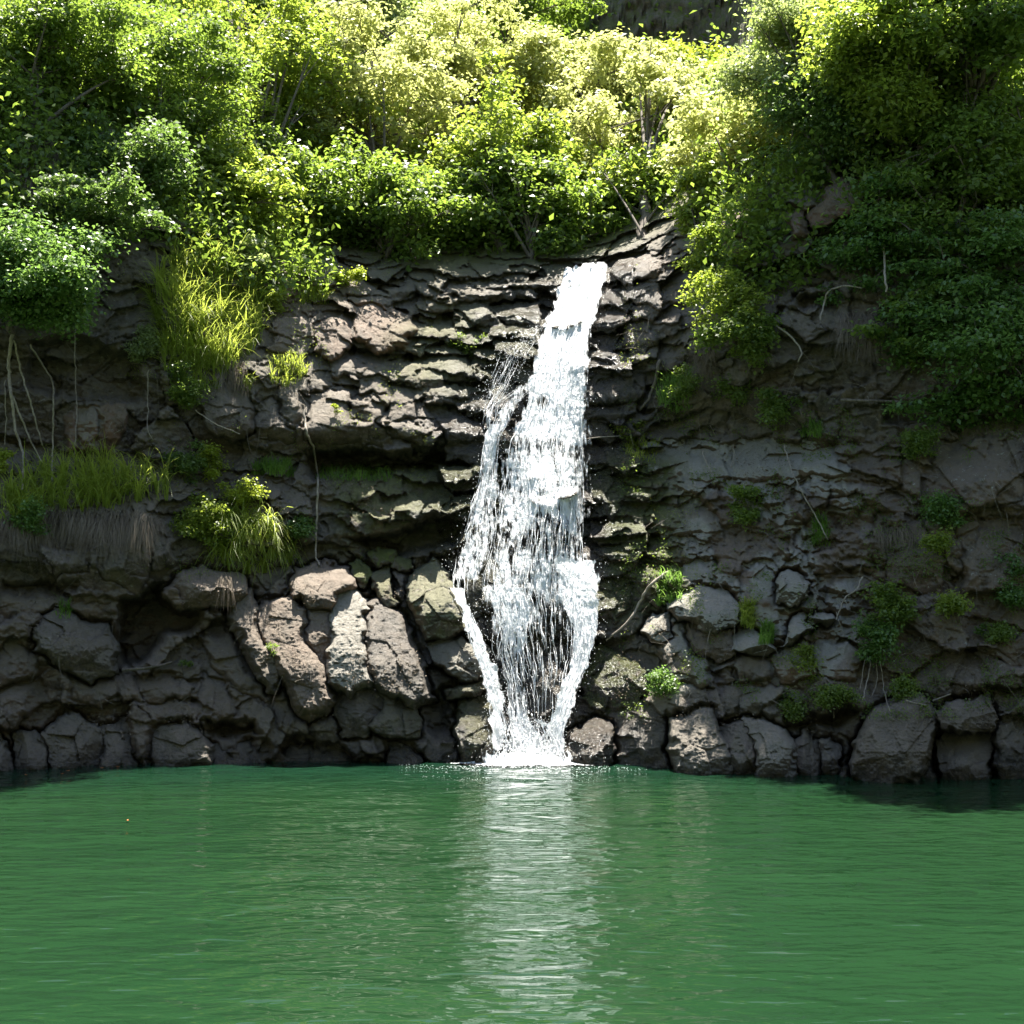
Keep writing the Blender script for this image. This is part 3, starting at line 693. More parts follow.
# ------------------------------------------------------------------ waterfall
def make_fall(name, sheet):
    m, nt, N, L, P = newmat(name)
    P.inputs["Base Color"].default_value = (.93, .95, .96, 1); P.inputs["Roughness"].default_value = .35
    t = N.new("ShaderNodeBsdfTranslucent"); t.inputs[0].default_value = (.95, .97, .98, 1)
    ms = N.new("ShaderNodeMixShader"); ms.inputs[0].default_value = .28
    L.new(P.outputs[0], ms.inputs[1]); L.new(t.outputs[0], ms.inputs[2])
    bw = N.new("ShaderNodeBump"); bw.inputs["Strength"].default_value = 1; bw.inputs["Distance"].default_value = .12
    L.new(noise(nt, coords(nt, (9, 4, 3)), 1.2, 4, .65), bw.inputs["Height"]); L.new(bw.outputs[0], P.inputs["Normal"]); L.new(bw.outputs[0], t.inputs["Normal"])
    out = ms.outputs[0]
    if sheet:
        a = noise(nt, coords(nt, (8, 2, .8)), 1.3, 5, .66, .5)
        b = noise(nt, coords(nt, (3, 1, 1.1)), 1.1, 3, .6, .6)
        c = noise(nt, coords(nt, (22, 6, 3.)), 1., 3, .7)
        f = mth(nt, 'ADD', mth(nt, 'ADD', mth(nt, 'MULTIPLY', a, .5), mth(nt, 'MULTIPLY', b, .3)), mth(nt, 'MULTIPLY', c, .2))
        e = mth(nt, 'ADD', f, mth(nt, 'MULTIPLY', mth(nt, 'SUBTRACT', attr(nt, 'dens'), .56), .44))
        al = ramp(nt, e, .45, .57)
        tr = N.new("ShaderNodeBsdfTransparent"); m2 = N.new("ShaderNodeMixShader")
        L.new(al, m2.inputs[0]); L.new(tr.outputs[0], m2.inputs[1]); L.new(out, m2.inputs[2]); out = m2.outputs[0]
    L.new(out, N["Material Output"].inputs[0]); return m
FALL = make_fall("falling_water", True); SPRAY = make_fall("water_strands", False)
streams = dict(
 main_cascade=[(588,266,20,1.5),(577,300,22,1.5),(565,340,24,1.4),(558,380,27,1.3),(552,420,34,1.15),(547,440,42,.74),(546,465,44,.86),(544,490,46,.72),(540,520,50,.68),(535,560,56,.64),(533,585,58,.6),(538,610,50,.52),(543,660,40,.36),(545,700,26,.2)],
 side_cascade=[(530,385,10,.5),(505,405,14,.6),(492,440,8,.8),(488,480,10,.6),(478,540,20,.55),(468,575,18,.65)],
 ledge_trickle=[(540,325,9,.35),(515,352,16,.38),(500,385,14,.38),(487,412,10,.35)],
 thin_stream=[(455,585,6,1.0),(466,610,5,1.1),(476,640,7,1.1),(488,670,8,1.1),(497,705,9,1.15),(508,742,16,1.2)],
 middle_stream=[(505,585,24,.7),(512,620,22,.7),(508,650,18,.5),(515,680,10,.45),(520,720,12,.7),(528,745,18,1.1)],
 base_cascade=[(527,718,20,.55),(530,738,32,1.2),(530,758,42,1.6)],
 bright_stream=[(575,560,22,1.2),(580,600,18,1.1),(585,635,11,1.),(580,665,8,1.),(568,695,8,1.1),(558,722,9,1.1),(548,748,16,1.3)],
)
fy = np.arange(262, 768, 1.0); fxs = np.arange(440, 625, 1.0)
FX, FY = np.meshgrid(fxs, fy)
Ys = surfY(FX, FY)
def minf(A, k):
    out = A.copy()
    for s_ in range(1, k + 1):
        out[:, s_:] = np.minimum(out[:, s_:], A[:, :-s_]); out[:, :-s_] = np.minimum(out[:, :-s_], A[:, s_:])
    B2 = out.copy()
    for s_ in range(1, k + 3):
        B2[s_:] = np.minimum(B2[s_:], out[:-s_]); B2[:-s_] = np.minimum(B2[:-s_], out[s_:])
    return B2
Yf = minf(Ys, 3)
def gsm(A, sg, ax):
    k = np.exp(-.5 * (np.arange(-3 * sg, 3 * sg + 1) / sg) ** 2); k /= k.sum(); w = 3 * sg
    return np.apply_along_axis(lambda r: np.convolve(np.pad(r, w, mode='reflect', reflect_type='odd'), k, 'valid'), ax, A)
Yf = gsm(gsm(Yf, 38, 0), 7, 1) - .32
Yf = gsm(gsm(np.minimum(Yf, Ys - .1), 3, 0), 2, 1)
Yr = Yf - .03 * np.abs(vnoise(FX / 2.5, FY / 7, 0 * FX, 91)) - .06 * np.abs(vnoise(FX / 9, FY / 22, 0 * FX, 93))
def fallY(px, py):
    i = np.clip(py - fy[0], 0, len(fy) - 1.001); j = np.clip(px - fxs[0], 0, len(fxs) - 1.001)
    ii = i.astype(int); jj = j.astype(int); a = i - ii; b = j - jj
    return Yf[ii, jj] * (1 - a) * (1 - b) + Yf[ii + 1, jj] * a * (1 - b) + Yf[ii, jj + 1] * (1 - a) * b + Yf[ii + 1, jj + 1] * a * b
wf_root = root("waterfall", unproj(530, 763, 39.4), 'tall white sunlit waterfall fanning out over dark stepped rock into the pool', 'waterfall')
wf_loc = np.array(wf_root.location)
for sname, pts in streams.items():
    p = np.array(pts, float)
    cxs = np.interp(FY, p[:, 1], p[:, 0]); hw = np.interp(FY, p[:, 1], p[:, 2]); dn = np.interp(FY, p[:, 1], p[:, 3])
    wob = 5 * vnoise(FX / 14, FY / 9, 0 * FX, 77) + 3 * vnoise(FX / 4, FY / 5, 0 * FX, 78)
    q = np.abs(FX - cxs + wob * .6) / hw
    dens = dn * (1 - sstep(.6, 1.35, q)) * sstep(p[0, 1] - 6, p[0, 1] + 4, FY + wob) * (1 - sstep(p[-1, 1], p[-1, 1] + 14, FY))
    if sname == 'main_cascade':
        dens *= 1 - .25 * sstep(430, 445, FY + 3 * wob) * (1 - sstep(455, 475, FY + 3 * wob)) - .25 * sstep(515, 530, FY + 3 * wob) * (1 - sstep(545, 560, FY))
        # rocks standing clear in the flow
        for ex, ey, er in ((550, 308, 7), (520, 400, 12), (543, 402, 9), (553, 640, 18), (475, 590, 10)):
            dens *= 1 - .8 * np.exp(-((FX - ex) ** 2 + (FY - ey) ** 2) / (er * er))
    Vw = unproj(FX, FY, Yr - (.03 if sname != 'main_cascade' else 0)).reshape(-1, 3)
    Fq = grid_faces(*FX.shape); ok = (dens.ravel()[Fq] > .02).any(1); Fq = Fq[ok]
    uq, inv = np.unique(Fq, return_inverse=True)
    mesh_np(sname, Vw[uq] - wf_loc, inv.reshape(-1, 4), FALL, wf_root, attrs=dict(dens=dens.ravel()[uq]))
    # strands of falling water
    area = np.trapezoid(p[:, 2], p[:, 1]) if hasattr(np, 'trapezoid') else np.trapz(p[:, 2], p[:, 1])
    n = int(area * (.03 if sname == 'ledge_trickle' else .085)) + 30
    y0 = rng.uniform(p[0, 1], p[-1, 1] - 4, n); ln = rng.uniform(14, 60, n) * (.6 if sname == 'main_cascade' else .8)
    keep = rng.random(n) < np.clip(np.interp(y0, p[:, 1], p[:, 3]), .3, 1); y0 = y0[keep]; ln = ln[keep]; n = len(y0)
    la = np.clip(rng.normal(0, .5, n), -.85, .85); seg = 9; t = np.linspace(0, 1, seg)
    yy = np.minimum(y0[:, None] + ln[:, None] * t, 764); 
    xx = np.interp(yy, p[:, 1], p[:, 0]) + la[:, None] * np.interp(yy, p[:, 1], p[:, 2]) + 1.5 * vnoise(yy / 9, la[:, None] * 30 + 0 * yy, 0 * yy, 5)
    out = rng.uniform(.01, .16, n)[:, None] * np.sin(np.pi * t)[None] + .03
    C = unproj(xx, yy, fallY(xx, yy) - out)
    w = (rng.uniform(.003, .012, n)[:, None] * np.sin(np.pi * np.clip(t, .04, .96))[None])[..., None]
    sd_ = unit(rng.normal(size=(n, 3)) * np.array([.4, .5, .1]) + np.array([1, 0, 0]))[:, None]
    Vs = np.stack([C - sd_ * w, C + sd_ * w], 2).reshape(-1, 3)
    bi = (np.arange(n) * seg * 2)[:, None]; k = (np.arange(seg - 1) * 2)[None]
    Fs = np.stack([bi + k, bi + k + 1, bi + k + 3, bi + k + 2], -1).reshape(-1, 4)
    mesh_np(sname + "_strands", Vs - wf_loc, Fs, SPRAY, wf_root)
# foam where the water lands, and flying drops
n = 5200
th = rng.uniform(0, 2 * np.pi, n); r = rng.random(n) ** .6
zt = rng.exponential(.26, n)
fc = np.stack([  .45 + r * np.cos(th) * (1.75 - .3 * np.clip(zt, 0, 1)), 38.95 + r * np.sin(th) * .42, .02 + zt * (1 - r) * 1.3], -1)
sz = rng.uniform(.006, .034, n) * (1 - .5 * r)
# droplets along the stream edges
n2 = 6000; k2 = rng.integers(0, len(streams), n2); sl = [np.array(v, float) for v in streams.values()]
dp = np.zeros((n2, 3))
for i in range(len(sl)):
    s_ = k2 == i; p = sl[i]; yv = rng.uniform(p[0, 1], p[-1, 1], s_.sum())
    xv = np.interp(yv, p[:, 1], p[:, 0]) + rng.normal(0, .75, s_.sum()) * np.interp(yv, p[:, 1], p[:, 2])
    xv = np.clip(xv, 442, 622); dp[s_] = unproj(xv, yv, fallY(xv, yv) - rng.exponential(.09, s_.sum()))
def drops(C, R):
    a = np.array([[1, 1, 1], [1, -1, -1], [-1, 1, -1], [-1, -1, 1]]) / 1.7
    oc = np.array([[1, 0, 0], [-1, 0, 0], [0, 1, 0], [0, -1, 0], [0, 0, 1], [0, 0, -1.]]) * np.array([1, 1, 1.5])
    fa = np.array([[0, 2, 4], [2, 1, 4], [1, 3, 4], [3, 0, 4], [2, 0, 5], [1, 2, 5], [3, 1, 5], [0, 3, 5]])
    V = C[:, None] + R[:, None, None] * oc; return V.reshape(-1, 3), (fa[None] + (np.arange(len(C)) * 6)[:, None, None]).reshape(-1, 3)
Vd, Fd = drops(np.concatenate([fc, dp]), np.concatenate([sz, rng.uniform(.003, .014, n2)]))
mesh_np("spray", Vd - wf_loc, Fd, SPRAY, wf_root)
# foam apron lying on the pool, a lens-shaped skin of bubbles
ang = np.linspace(0, 2 * np.pi, 181)[:-1]; rad = np.linspace(0, 1, 26)
AN, RD = np.meshgrid(ang, rad)
edge = 1 + .22 * vnoise(np.cos(AN) * 3, np.sin(AN) * 3, 0 * AN, 61) + .12 * vnoise(np.cos(AN) * 11, np.sin(AN) * 11, 0 * AN, 62)
ax = .42 + RD * edge * np.cos(AN) * 2.1; ay = 38.8 + RD * edge * np.sin(AN) * .9
az = .035 + .25 * np.exp(-(RD / .42) ** 2) + .05 * (1 - RD) * vnoise(ax * 9, ay * 9, 0 * ax, 63) + .02 * (1 - RD)
Vp = np.stack([ax, ay, az], -1); nr, nc = AN.shape
i = np.arange(nr - 1)[:, None] * nc; j = np.arange(nc)[None]; j2 = (j + 1) % nc
Fp = np.stack([i + j, i + j2, i + nc + j2, i + nc + j], -1).reshape(-1, 4)
mesh_np("foam", Vp.reshape(-1, 3) - wf_loc, Fp, FALL, wf_root, attrs=dict(dens=(1.7 - 1.5 * RD)))

n = 1500; r = rng.random(n) ** .55 * 3.6; th = rng.uniform(0, 2 * np.pi, n)
fx_ = .42 + r * np.cos(th) * 1.05; fy_ = 38.6 - np.abs(r * np.sin(th)) * 1.1
k = (vnoise(fx_ * 1.5, fy_ * 2.2, 0 * fx_, 64) > -.15 + .12 * (r - 1)); fx_, fy_ = fx_[k], fy_[k]
Vd, Fd = drops(np.stack([fx_, fy_, 0 * fx_ + .03], -1), rng.uniform(.008, .035, len(fx_)) * (1.2 - r[k] / 4))
Vd = Vd.reshape(-1, 6, 3); Vd[:, :, 2] = .03 + (Vd[:, :, 2] - .03) * .3; Vd = Vd.reshape(-1, 3)
tag(mesh_np("foam_flecks", Vd - wf_loc, Fd, SPRAY, wf_root), kind='stuff')

# ------------------------------------------------------------------ trees and shrubs
def bez(a, b, c, n=9):
    t = np.linspace(0, 1, n)[:, None]; return (1 - t) ** 2 * a + 2 * t * (1 - t) * b + t * t * c

def clumps_to_leaves(cc, cr, per, L, flat=.7, outw=None, updir=.9):
    per = np.asarray(per); idx = np.repeat(np.arange(len(cc)), per); n = len(idx)
    dr = unit(rng.normal(size=(n, 3))); rr_ = cr[idx] * (.25 + .85 * np.abs(rng.normal(.55, .38, n)))
    ax_ = unit(rng.normal(size=(len(cc), 3)) * [1, 1, .45])[idx]; el = rng.uniform(.0, .9, len(cc))[idx]
    C = dr * rr_[:, None] * np.array([1, 1, flat]); C = C + ax_ * (C * ax_).sum(1, keepdims=True) * el[:, None]
    C = C + .12 * cr[idx][:, None] * np.stack([vnoise(C[:, 0] * 6, C[:, 1] * 6, C[:, 2] * 6, q) for q in (1, 2, 3)], -1) + cc[idx]
    Nn = unit(dr * .45 + rng.normal(size=(n, 3)) * .55 + np.array([0, 0, updir]))
    Ls = L * rng.uniform(.65, 1.25, n)
    return leaves(C, Nn, Ls, Ls * rng.uniform(.5, .75, n))

def tree(label, base, cen, rx, ry, mat, depth_off=0., dens=1., L=.17, n_cl=48, rz=None, cr=(.38, .95), seed=1, cat='tree', name='tree', group=None, bark=None, flat=.7, trunk_r=None, abs_depth=None):
    """base, cen: where the trunk meets the slope and where the crown's middle is"""
    global rng
    old = rng; rng = np.random.default_rng(seed)
    b = surf(*base, 0.); Y = (b[1] if abs_depth is None else abs_depth) + depth_off
    c = unproj(cen[0], cen[1], Y)
    m = Y / F
    R = np.array([rx * m, (rz if rz else (rx + ry) / 2 * m * .85), ry * m])
    d = unit(rng.normal(size=(n_cl, 3))); q = rng.random(n_cl) ** .42
    lob = 1 + .45 * vnoise(d[:, 0] * 1.7 + seed, d[:, 1] * 1.7, d[:, 2] * 1.7, seed)
    if cat == 'tree': R = R * 1.14; n_cl = int(n_cl * 1.3); d = unit(rng.normal(size=(n_cl, 3))); q = rng.random(n_cl) ** .42; lob = 1 + .45 * vnoise(d[:, 0] * 1.7 + seed, d[:, 1] * 1.7, d[:, 2] * 1.7, seed)
    cc = c + d * (q * lob)[:, None] * R
    crr = (cr[0] + (cr[1] - cr[0]) * rng.random(n_cl) ** 1.5) * (min(1.0, R.mean() / 2.2) if cat == 'tree' else .8)
    L = L * (1.2 if cat == 'tree' else 1.05)
    area = crr ** 2 * 12.5; per = np.maximum((area * dens * .6 / (L * L * .32)).astype(int), 25)
    per = np.minimum(per, 1500)
    r = root(name, b, label, cat, group); loc = np.array(r.location)
    V, Fq = clumps_to_leaves(cc, crr, per, L, flat)
    mesh_np("crown" if cat == 'tree' else "foliage", V - loc, Fq, mat, r, smooth=False)
    tr = trunk_r if trunk_r else .05 * R.mean() + .02
    lines = []; top = c + np.array([0, 0, .45]) * R
    b2 = b - np.array([0, -.15, .35]); mid = (b2 + top) / 2 + rng.normal(size=3) * R * .18
    tp = bez(b2, mid, top, 14); tp[1:-1] += rng.normal(size=(12, 3)) * .03 * R.mean()
    lines.append((tp, np.linspace(tr, tr * .25, 14)))
    ends = []
    for k in range(n_cl):
        if k < max(8, n_cl // 3):
            s_ = rng.integers(3, 12); o_ = tp[s_]; r0 = np.linspace(tr, tr * .25, 14)[s_] * .6
        else:
            ar = np.array(ends); j_ = np.argmin(np.linalg.norm(ar - cc[k], axis=1)); o_ = ar[j_]; r0 = tr * .16
        e_ = cc[k] + d[k] * crr[k] * .6; md = (o_ + e_) / 2 + np.array([0, 0, .12]) * np.linalg.norm(e_ - o_) + rng.normal(size=3) * .12
        ln = bez(o_, md, e_, 8); lines.append((ln, np.linspace(r0, r0 * .15, 8))); ends.append(ln[4]); ends.append(ln[6])
        for _ in range(3):
            e2 = cc[k] + unit(rng.normal(size=3)) * crr[k] * .9
            lines.append((bez(ln[5], (ln[5] + e2) / 2 + rng.normal(size=3) * .06, e2, 5), np.linspace(r0 * .3, r0 * .07, 5)))
    V, Fq = tubes(lines, 6 if tr > .06 else 5)
    mesh_np("trunk" if cat == 'tree' else "stem", V - loc, Fq, bark or BARK, r)
    rng = old
    return r

T = tree
G1 = 'trees on the slope above the waterfall'
T('wide pale yellow-green tree with long dark branches reaching over the slope by the falls', (648, 236), (655, 140), 108, 82, LEAF['yellow'], 2.0, seed=11, n_cl=80, L=.19, group=G1, abs_depth=54.3, trunk_r=.22)
T('full bright green tree in the middle, directly over the top of the falls', (505, 252), (500, 165), 95, 80, LEAF['bright'], 0, seed=12, n_cl=75, L=.19, group=G1, abs_depth=53.6, trunk_r=.22)
T('pale yellow-green tree standing above the stepped ledges beside the middle tree', (395, 240), (372, 105), 80, 88, LEAF['yellow'], 0, seed=13, n_cl=70, L=.19, group=G1, abs_depth=55.8)
T('yellow-topped tree behind the middle tree, near the top of the picture', (455, 180), (455, 62), 92, 52, LEAF['yellow'], 0, seed=14, n_cl=60, L=.17, group=G1, abs_depth=60.1)
T('yellowish round tree crown below the dark far cliff', (575, 170), (575, 78), 85, 46, LEAF['yellow'], 0, seed=15, n_cl=60, L=.17, group=G1, abs_depth=60.6)
T('dense glossy green tree between the dark shaded tree and the pale yellow tree', (280, 235), (275, 100), 88, 88, LEAF['bright'], 0, seed=16, n_cl=75, L=.16, group=G1, abs_depth=53.8)
T('large mid-green tree over the shaded rock wall', (180, 245), (170, 110), 92, 92, LEAF['mid'], 0, seed=17, n_cl=80, L=.15, group=G1, abs_depth=47.2)
T('dark tree in the top corner above the hanging dry grass', (40, 160), (50, 50), 92, 70, LEAF['mid'], 0, seed=18, n_cl=60, L=.15, group=G1, abs_depth=44)
T('green tree at the upper edge behind the large mid-green tree', (220, 120), (200, 8), 115, 48, LEAF['mid'], 0, seed=19, n_cl=60, L=.18, group=G1, abs_depth=60.1)
T('lighter green tree at the upper edge behind the pale yellow tree', (335, 120), (335, 12), 105, 52, LEAF['grey'], 0, seed=20, n_cl=60, L=.18, group=G1, abs_depth=64.1)
T('dark distant tree peeping over the yellow crowns at the upper edge', (520, 70), (505, -5), 95, 26, LEAF['mid'], 0, seed=21, n_cl=50, L=.22, group=G1, abs_depth=71.1)
T('vivid green low tree in front of the dark far cliff', (690, 110), (685, 84), 58, 30, LEAF['lime'], 0, seed=22, n_cl=45, L=.19, group=G1, abs_depth=64.1)
T('pale cream-green tree leaning beside the shaded grey-green tree', (742, 215), (742, 158), 62, 58, LEAF['yellow'], 0, seed=23, n_cl=55, L=.19, group=G1, abs_depth=47.2)
T('low glossy tree overhanging the stepped ledges beside the falls', (390, 262), (392, 208), 78, 58, LEAF['mid'], 0, seed=24, n_cl=50, L=.19, group=G1, abs_depth=50.5)
T('broad-leaved green low tree right behind the waterfall lip', (540, 262), (530, 208), 92, 58, LEAF['mid'], 0, rz=1.6, seed=25, n_cl=60, L=.2, group=G1, abs_depth=51.6)
T('light green low tree between the waterfall lip and the brown rocks', (650, 252), (640, 200), 58, 52, LEAF['bright'], 0, rz=1.5, seed=26, n_cl=45, L=.18, group=G1, abs_depth=52.0)
T('mid-green low tree just over the brown ledge with grass', (310, 258), (300, 198), 60, 48, LEAF['mid'], 0, seed=27, n_cl=45, L=.18, group=G1, abs_depth=49.6)
T('small yellow-green tree between the brown rocks and the pale cream-green tree', (705, 235), (705, 205), 40, 36, LEAF['bright'], 0, seed=41, n_cl=36, L=.16, group=G1, abs_depth=45.6)
T('low bushy tree just above the large-leaved sunlit bush', (235, 235), (235, 190), 58, 46, LEAF['bright'], 0, seed=42, n_cl=45, L=.16, group=G1, abs_depth=46.4)
G2 = 'trees over the shaded cliff'
T('grey-green tree with fine pale leaves beside the dark far cliff', (850, 190), (812, 68), 72, 76, LEAF['grey'], 0, seed=31, n_cl=70, L=.13, group=G2, abs_depth=43.5)
T('tall glossy tree with sparkling sunlit leaves in the top corner', (970, 180), (962, 25), 95, 125, LEAF['mid'], 0, seed=32, n_cl=110, L=.16, group=G2, abs_depth=39.9)
T('tall mid-green tree with bright speckled leaves, between the grey-green and the sparkling tree', (905, 200), (888, 45), 62, 78, LEAF['bright'], 0, seed=46, n_cl=60, L=.15, group=G2, abs_depth=39.6)
T('dark drooping tree shading the brown rocks', (880, 190), (860, 118), 78, 48, LEAF['dark'], 0, seed=33, n_cl=75, L=.13, group=G2, abs_depth=41.6)
T('cool green tree hanging down the cliff under the sparkling tree', (960, 280), (965, 195), 88, 70, LEAF['mid'], 0, dens=.55, flat=.42, seed=34, n_cl=70, L=.15, group=G2, abs_depth=40.2)
T('cool green tree in deep shade with feathery hanging sprays', (880, 300), (880, 255), 52, 58, LEAF['teal'], 0, dens=.55, flat=.42, seed=35, n_cl=65, L=.13, group=G2, abs_depth=40.6)
T('shady tree filling the corner between the feathery tree and the picture edge', (1000, 290), (960, 275), 80, 50, LEAF['teal'], 0, dens=.55, flat=.42, seed=44, n_cl=60, L=.14, group=G2, abs_depth=39.6)
T('leafy bough with yellow-green tips slanting over the shaded wall', (960, 350), (925, 325), 50, 34, LEAF['mid'], 0, seed=45, n_cl=36, L=.13, group=G2, abs_depth=39.0, flat=.4)
T('lowest overhanging tree with horizontal leafy boughs at the picture edge', (1010, 400), (985, 345), 84, 78, LEAF['teal'], 0, dens=.6, seed=36, n_cl=65, L=.14, group=G2, abs_depth=38.8, flat=.45)
T('small-leaved tree overhanging the shaded wall with bare roots below it', (8, 330), (28, 272), 68, 52, LEAF['teal'], 0, seed=37, n_cl=60, L=.12, group=G2, abs_depth=38.6)
T('flat leafy bough reaching out in shade below the mid-green tree', (120, 245), (100, 205), 62, 24, LEAF['dark'], 0, seed=38, n_cl=40, L=.13, group=G2, abs_depth=40.5, flat=.4)
T('dark undergrown tree filling the gap behind the hanging dry grass', (110, 230), (120, 165), 60, 48, LEAF['dark'], 0, seed=39, n_cl=45, L=.14, group=G2, abs_depth=43)

def shrub(label, base, cen, rx, ry, mat, seed, L=.1, n=14, off=.25, dens=1., cr=(.22, .42), name='shrub', rz=None, cat='shrub', flat=.75, grp='shrubs growing on the cliff'):
    return tree(label, base, cen, rx, ry, LEAF[mat], -off, dens, L, n, rz, cr, seed, cat, name, grp, None, flat, .022)
shrub('sunlit yellow-green shrub hanging over the brown rocks near the falls', (735, 330), (730, 292), 46, 46, 'bright', 51, .13, 34, .5, .8, cr=(.3, .55))
shrub('lower fringe of leafy shrub trailing from the sunlit shrub', (770, 350), (745, 335), 58, 22, 'mid', 52, .12, 26, .5, cr=(.35, .55))
shrub('upright sunlit shrub on the brown boulders beside the tree-lined notch', (700, 280), (704, 255), 22, 26, 'bright', 53, .12, 16, .5, cr=(.3, .5))
shrub('small round green shrub above the grey gravelly ledge', (785, 430), (782, 408), 24, 16, 'mid', 54, .1, 14, .5)
shrub('taller thin shrub beside the small round green one above the gravelly ledge', (735, 425), (733, 395), 18, 26, 'mid', 55, .1, 14, .5)
shrub('bright green bush sitting on the rubble in the middle of the shaded slope', (740, 525), (742, 507), 22, 22, 'mid', 56, .1, 18, .4)
shrub('fern-like bush on the shaded wall below the hanging trees', (945, 525), (942, 508), 18, 20, 'teal', 57, .1, 16, .4)
shrub('yellowish sprig directly below the fern-like bush', (940, 548), (938, 540), 11, 10, 'bright', 58, .08, 8, .35)
shrub('bushy fern clump over the trailing roots', (890, 630), (888, 602), 26, 22, 'mid', 59, .11, 22, .5)
shrub('dark green lower clump beside the trailing roots', (880, 650), (876, 638), 24, 18, 'teal', 60, .1, 18, .5)
shrub('small yellowish herb on the shaded wall', (952, 612), (952, 604), 13, 12, 'bright', 61, .09, 9, .35)
shrub('upright fern at the picture edge of the shaded wall', (1015, 610), (1014, 590), 16, 30, 'teal', 62, .1, 18, .4)
shrub('tiny rosette of leaves near the upright fern', (1000, 640), (1000, 634), 10, 8, 'mid', 63, .08, 7, .3)
shrub('tiny leafy sprig low on the dark shaded wall', (982, 632), (982, 628), 8, 5, 'teal', 64, .08, 6, .3, cr=(.07, .13))
shrub('slender trailing plant with yellow tips between the pool boulders', (810, 680), (808, 662), 8, 14, 'bright', 65, .08, 9, .3)
shrub('loose trailing weed above the rubble gap', (835, 705), (830, 694), 22, 12, 'mid', 66, .08, 13, .3)
shrub('leafy vine patch on the rounded rocks above the pool boulders', (792, 712), (790, 705), 9, 16, 'mid', 67, .08, 10, .3)
shrub('sprig of light leaves above the great rounded boulder', (905, 695), (902, 688), 14, 9, 'mid', 68, .08, 9, .3)
shrub('mossy fern patch in the dark crack beside the wet boulder', (662, 690), (661, 684), 14, 14, 'teal', 69, .08, 10, .3)
shrub('hazy green herb patch above the gravelly shaded wall', (920, 455), (918, 445), 18, 14, 'mid', 70, .07, 14, .4)
shrub('dark leafy plant under the overhang behind the reedy grass', (185, 470), (185, 462), 28, 20, 'dark', 71, .1, 20, .4)
shrub('lime green sprawling shrub beside the arching bright grass', (205, 530), (208, 520), 30, 32, 'bright', 72, .1, 30, .6, cr=(.25, .45))
shrub('bright lime sprig climbing above the sprawling shrub', (212, 480), (210, 458), 10, 22, 'lime', 73, .09, 10, .5)
shrub('lime crest of leaves over the arching bright grass', (235, 500), (238, 492), 26, 10, 'lime', 74, .09, 14, .6)
shrub('large-leaved pale bush catching the sun above the tall grass', (235, 262), (248, 252), 24, 18, 'grey', 75, .2, 14, .5)
shrub('large-leaved sunlit bush on the brown ledge by the dark low tree', (290, 232), (290, 222), 32, 18, 'lime', 76, .19, 18, .5)
shrub('small shrub hanging at the foot of the tall grass', (190, 395), (188, 388), 18, 22, 'mid', 77, .09, 16, .5)
shrub('grey-green shrub at the side of the tall grass', (150, 350), (145, 350), 16, 18, 'grey', 78, .09, 14, .5)
shrub('small plant between the ledge rocks under the tall grass', (270, 305), (272, 302), 14, 14, 'bright', 79, .1, 10, .4)
shrub('tiny lime seedling on the dark ledge block', (335, 412), (335, 409), 6, 5, 'lime', 80, .08, 5, .2, cr=(.07, .13))
shrub('small dark plant in the shaded reeds', (28, 525), (28, 518), 16, 16, 'teal', 81, .09, 12, .5)
shrub('lime sprig at the picture edge above the reedy grass', (2, 470), (3, 458), 8, 12, 'lime', 82, .09, 8, .4)
shrub('sunlit twiggy plant with yellow tips on the damp rock by the falls', (628, 445), (632, 432), 16, 20, 'bright', 83, .09, 12, .3, .6)
shrub('green trailing fronds below the sunlit hanging shrub', (688, 390), (684, 378), 14, 18, 'mid', 84, .09, 12, .4, .7)
shrub('small weed at the back of the dim cave', (188, 664), (187, 662), 8, 4, 'mid', 85, .06, 6, .3, cr=(.07, .13))
shrub('tiny tuft of leaves on the brown boulder', (272, 650), (272, 648), 4, 6, 'mid', 86, .06, 5, .25, cr=(.07, .13))
shrub('low leafy patch under the layered ledge beside the long root', (300, 535), (298, 528), 16, 12, 'teal', 87, .08, 12, .3)
shrub('sunny weeds along the lip of the rim under the dark low tree', (345, 285), (350, 277), 26, 5, 'lime', 88, .08, 12, .2)
shrub('olive moss bank with tiny leaves on the sunlit ledges', (470, 350), (468, 345), 24, 12, 'mid', 89, .06, 20, .15, .5, cr=(.15, .25))

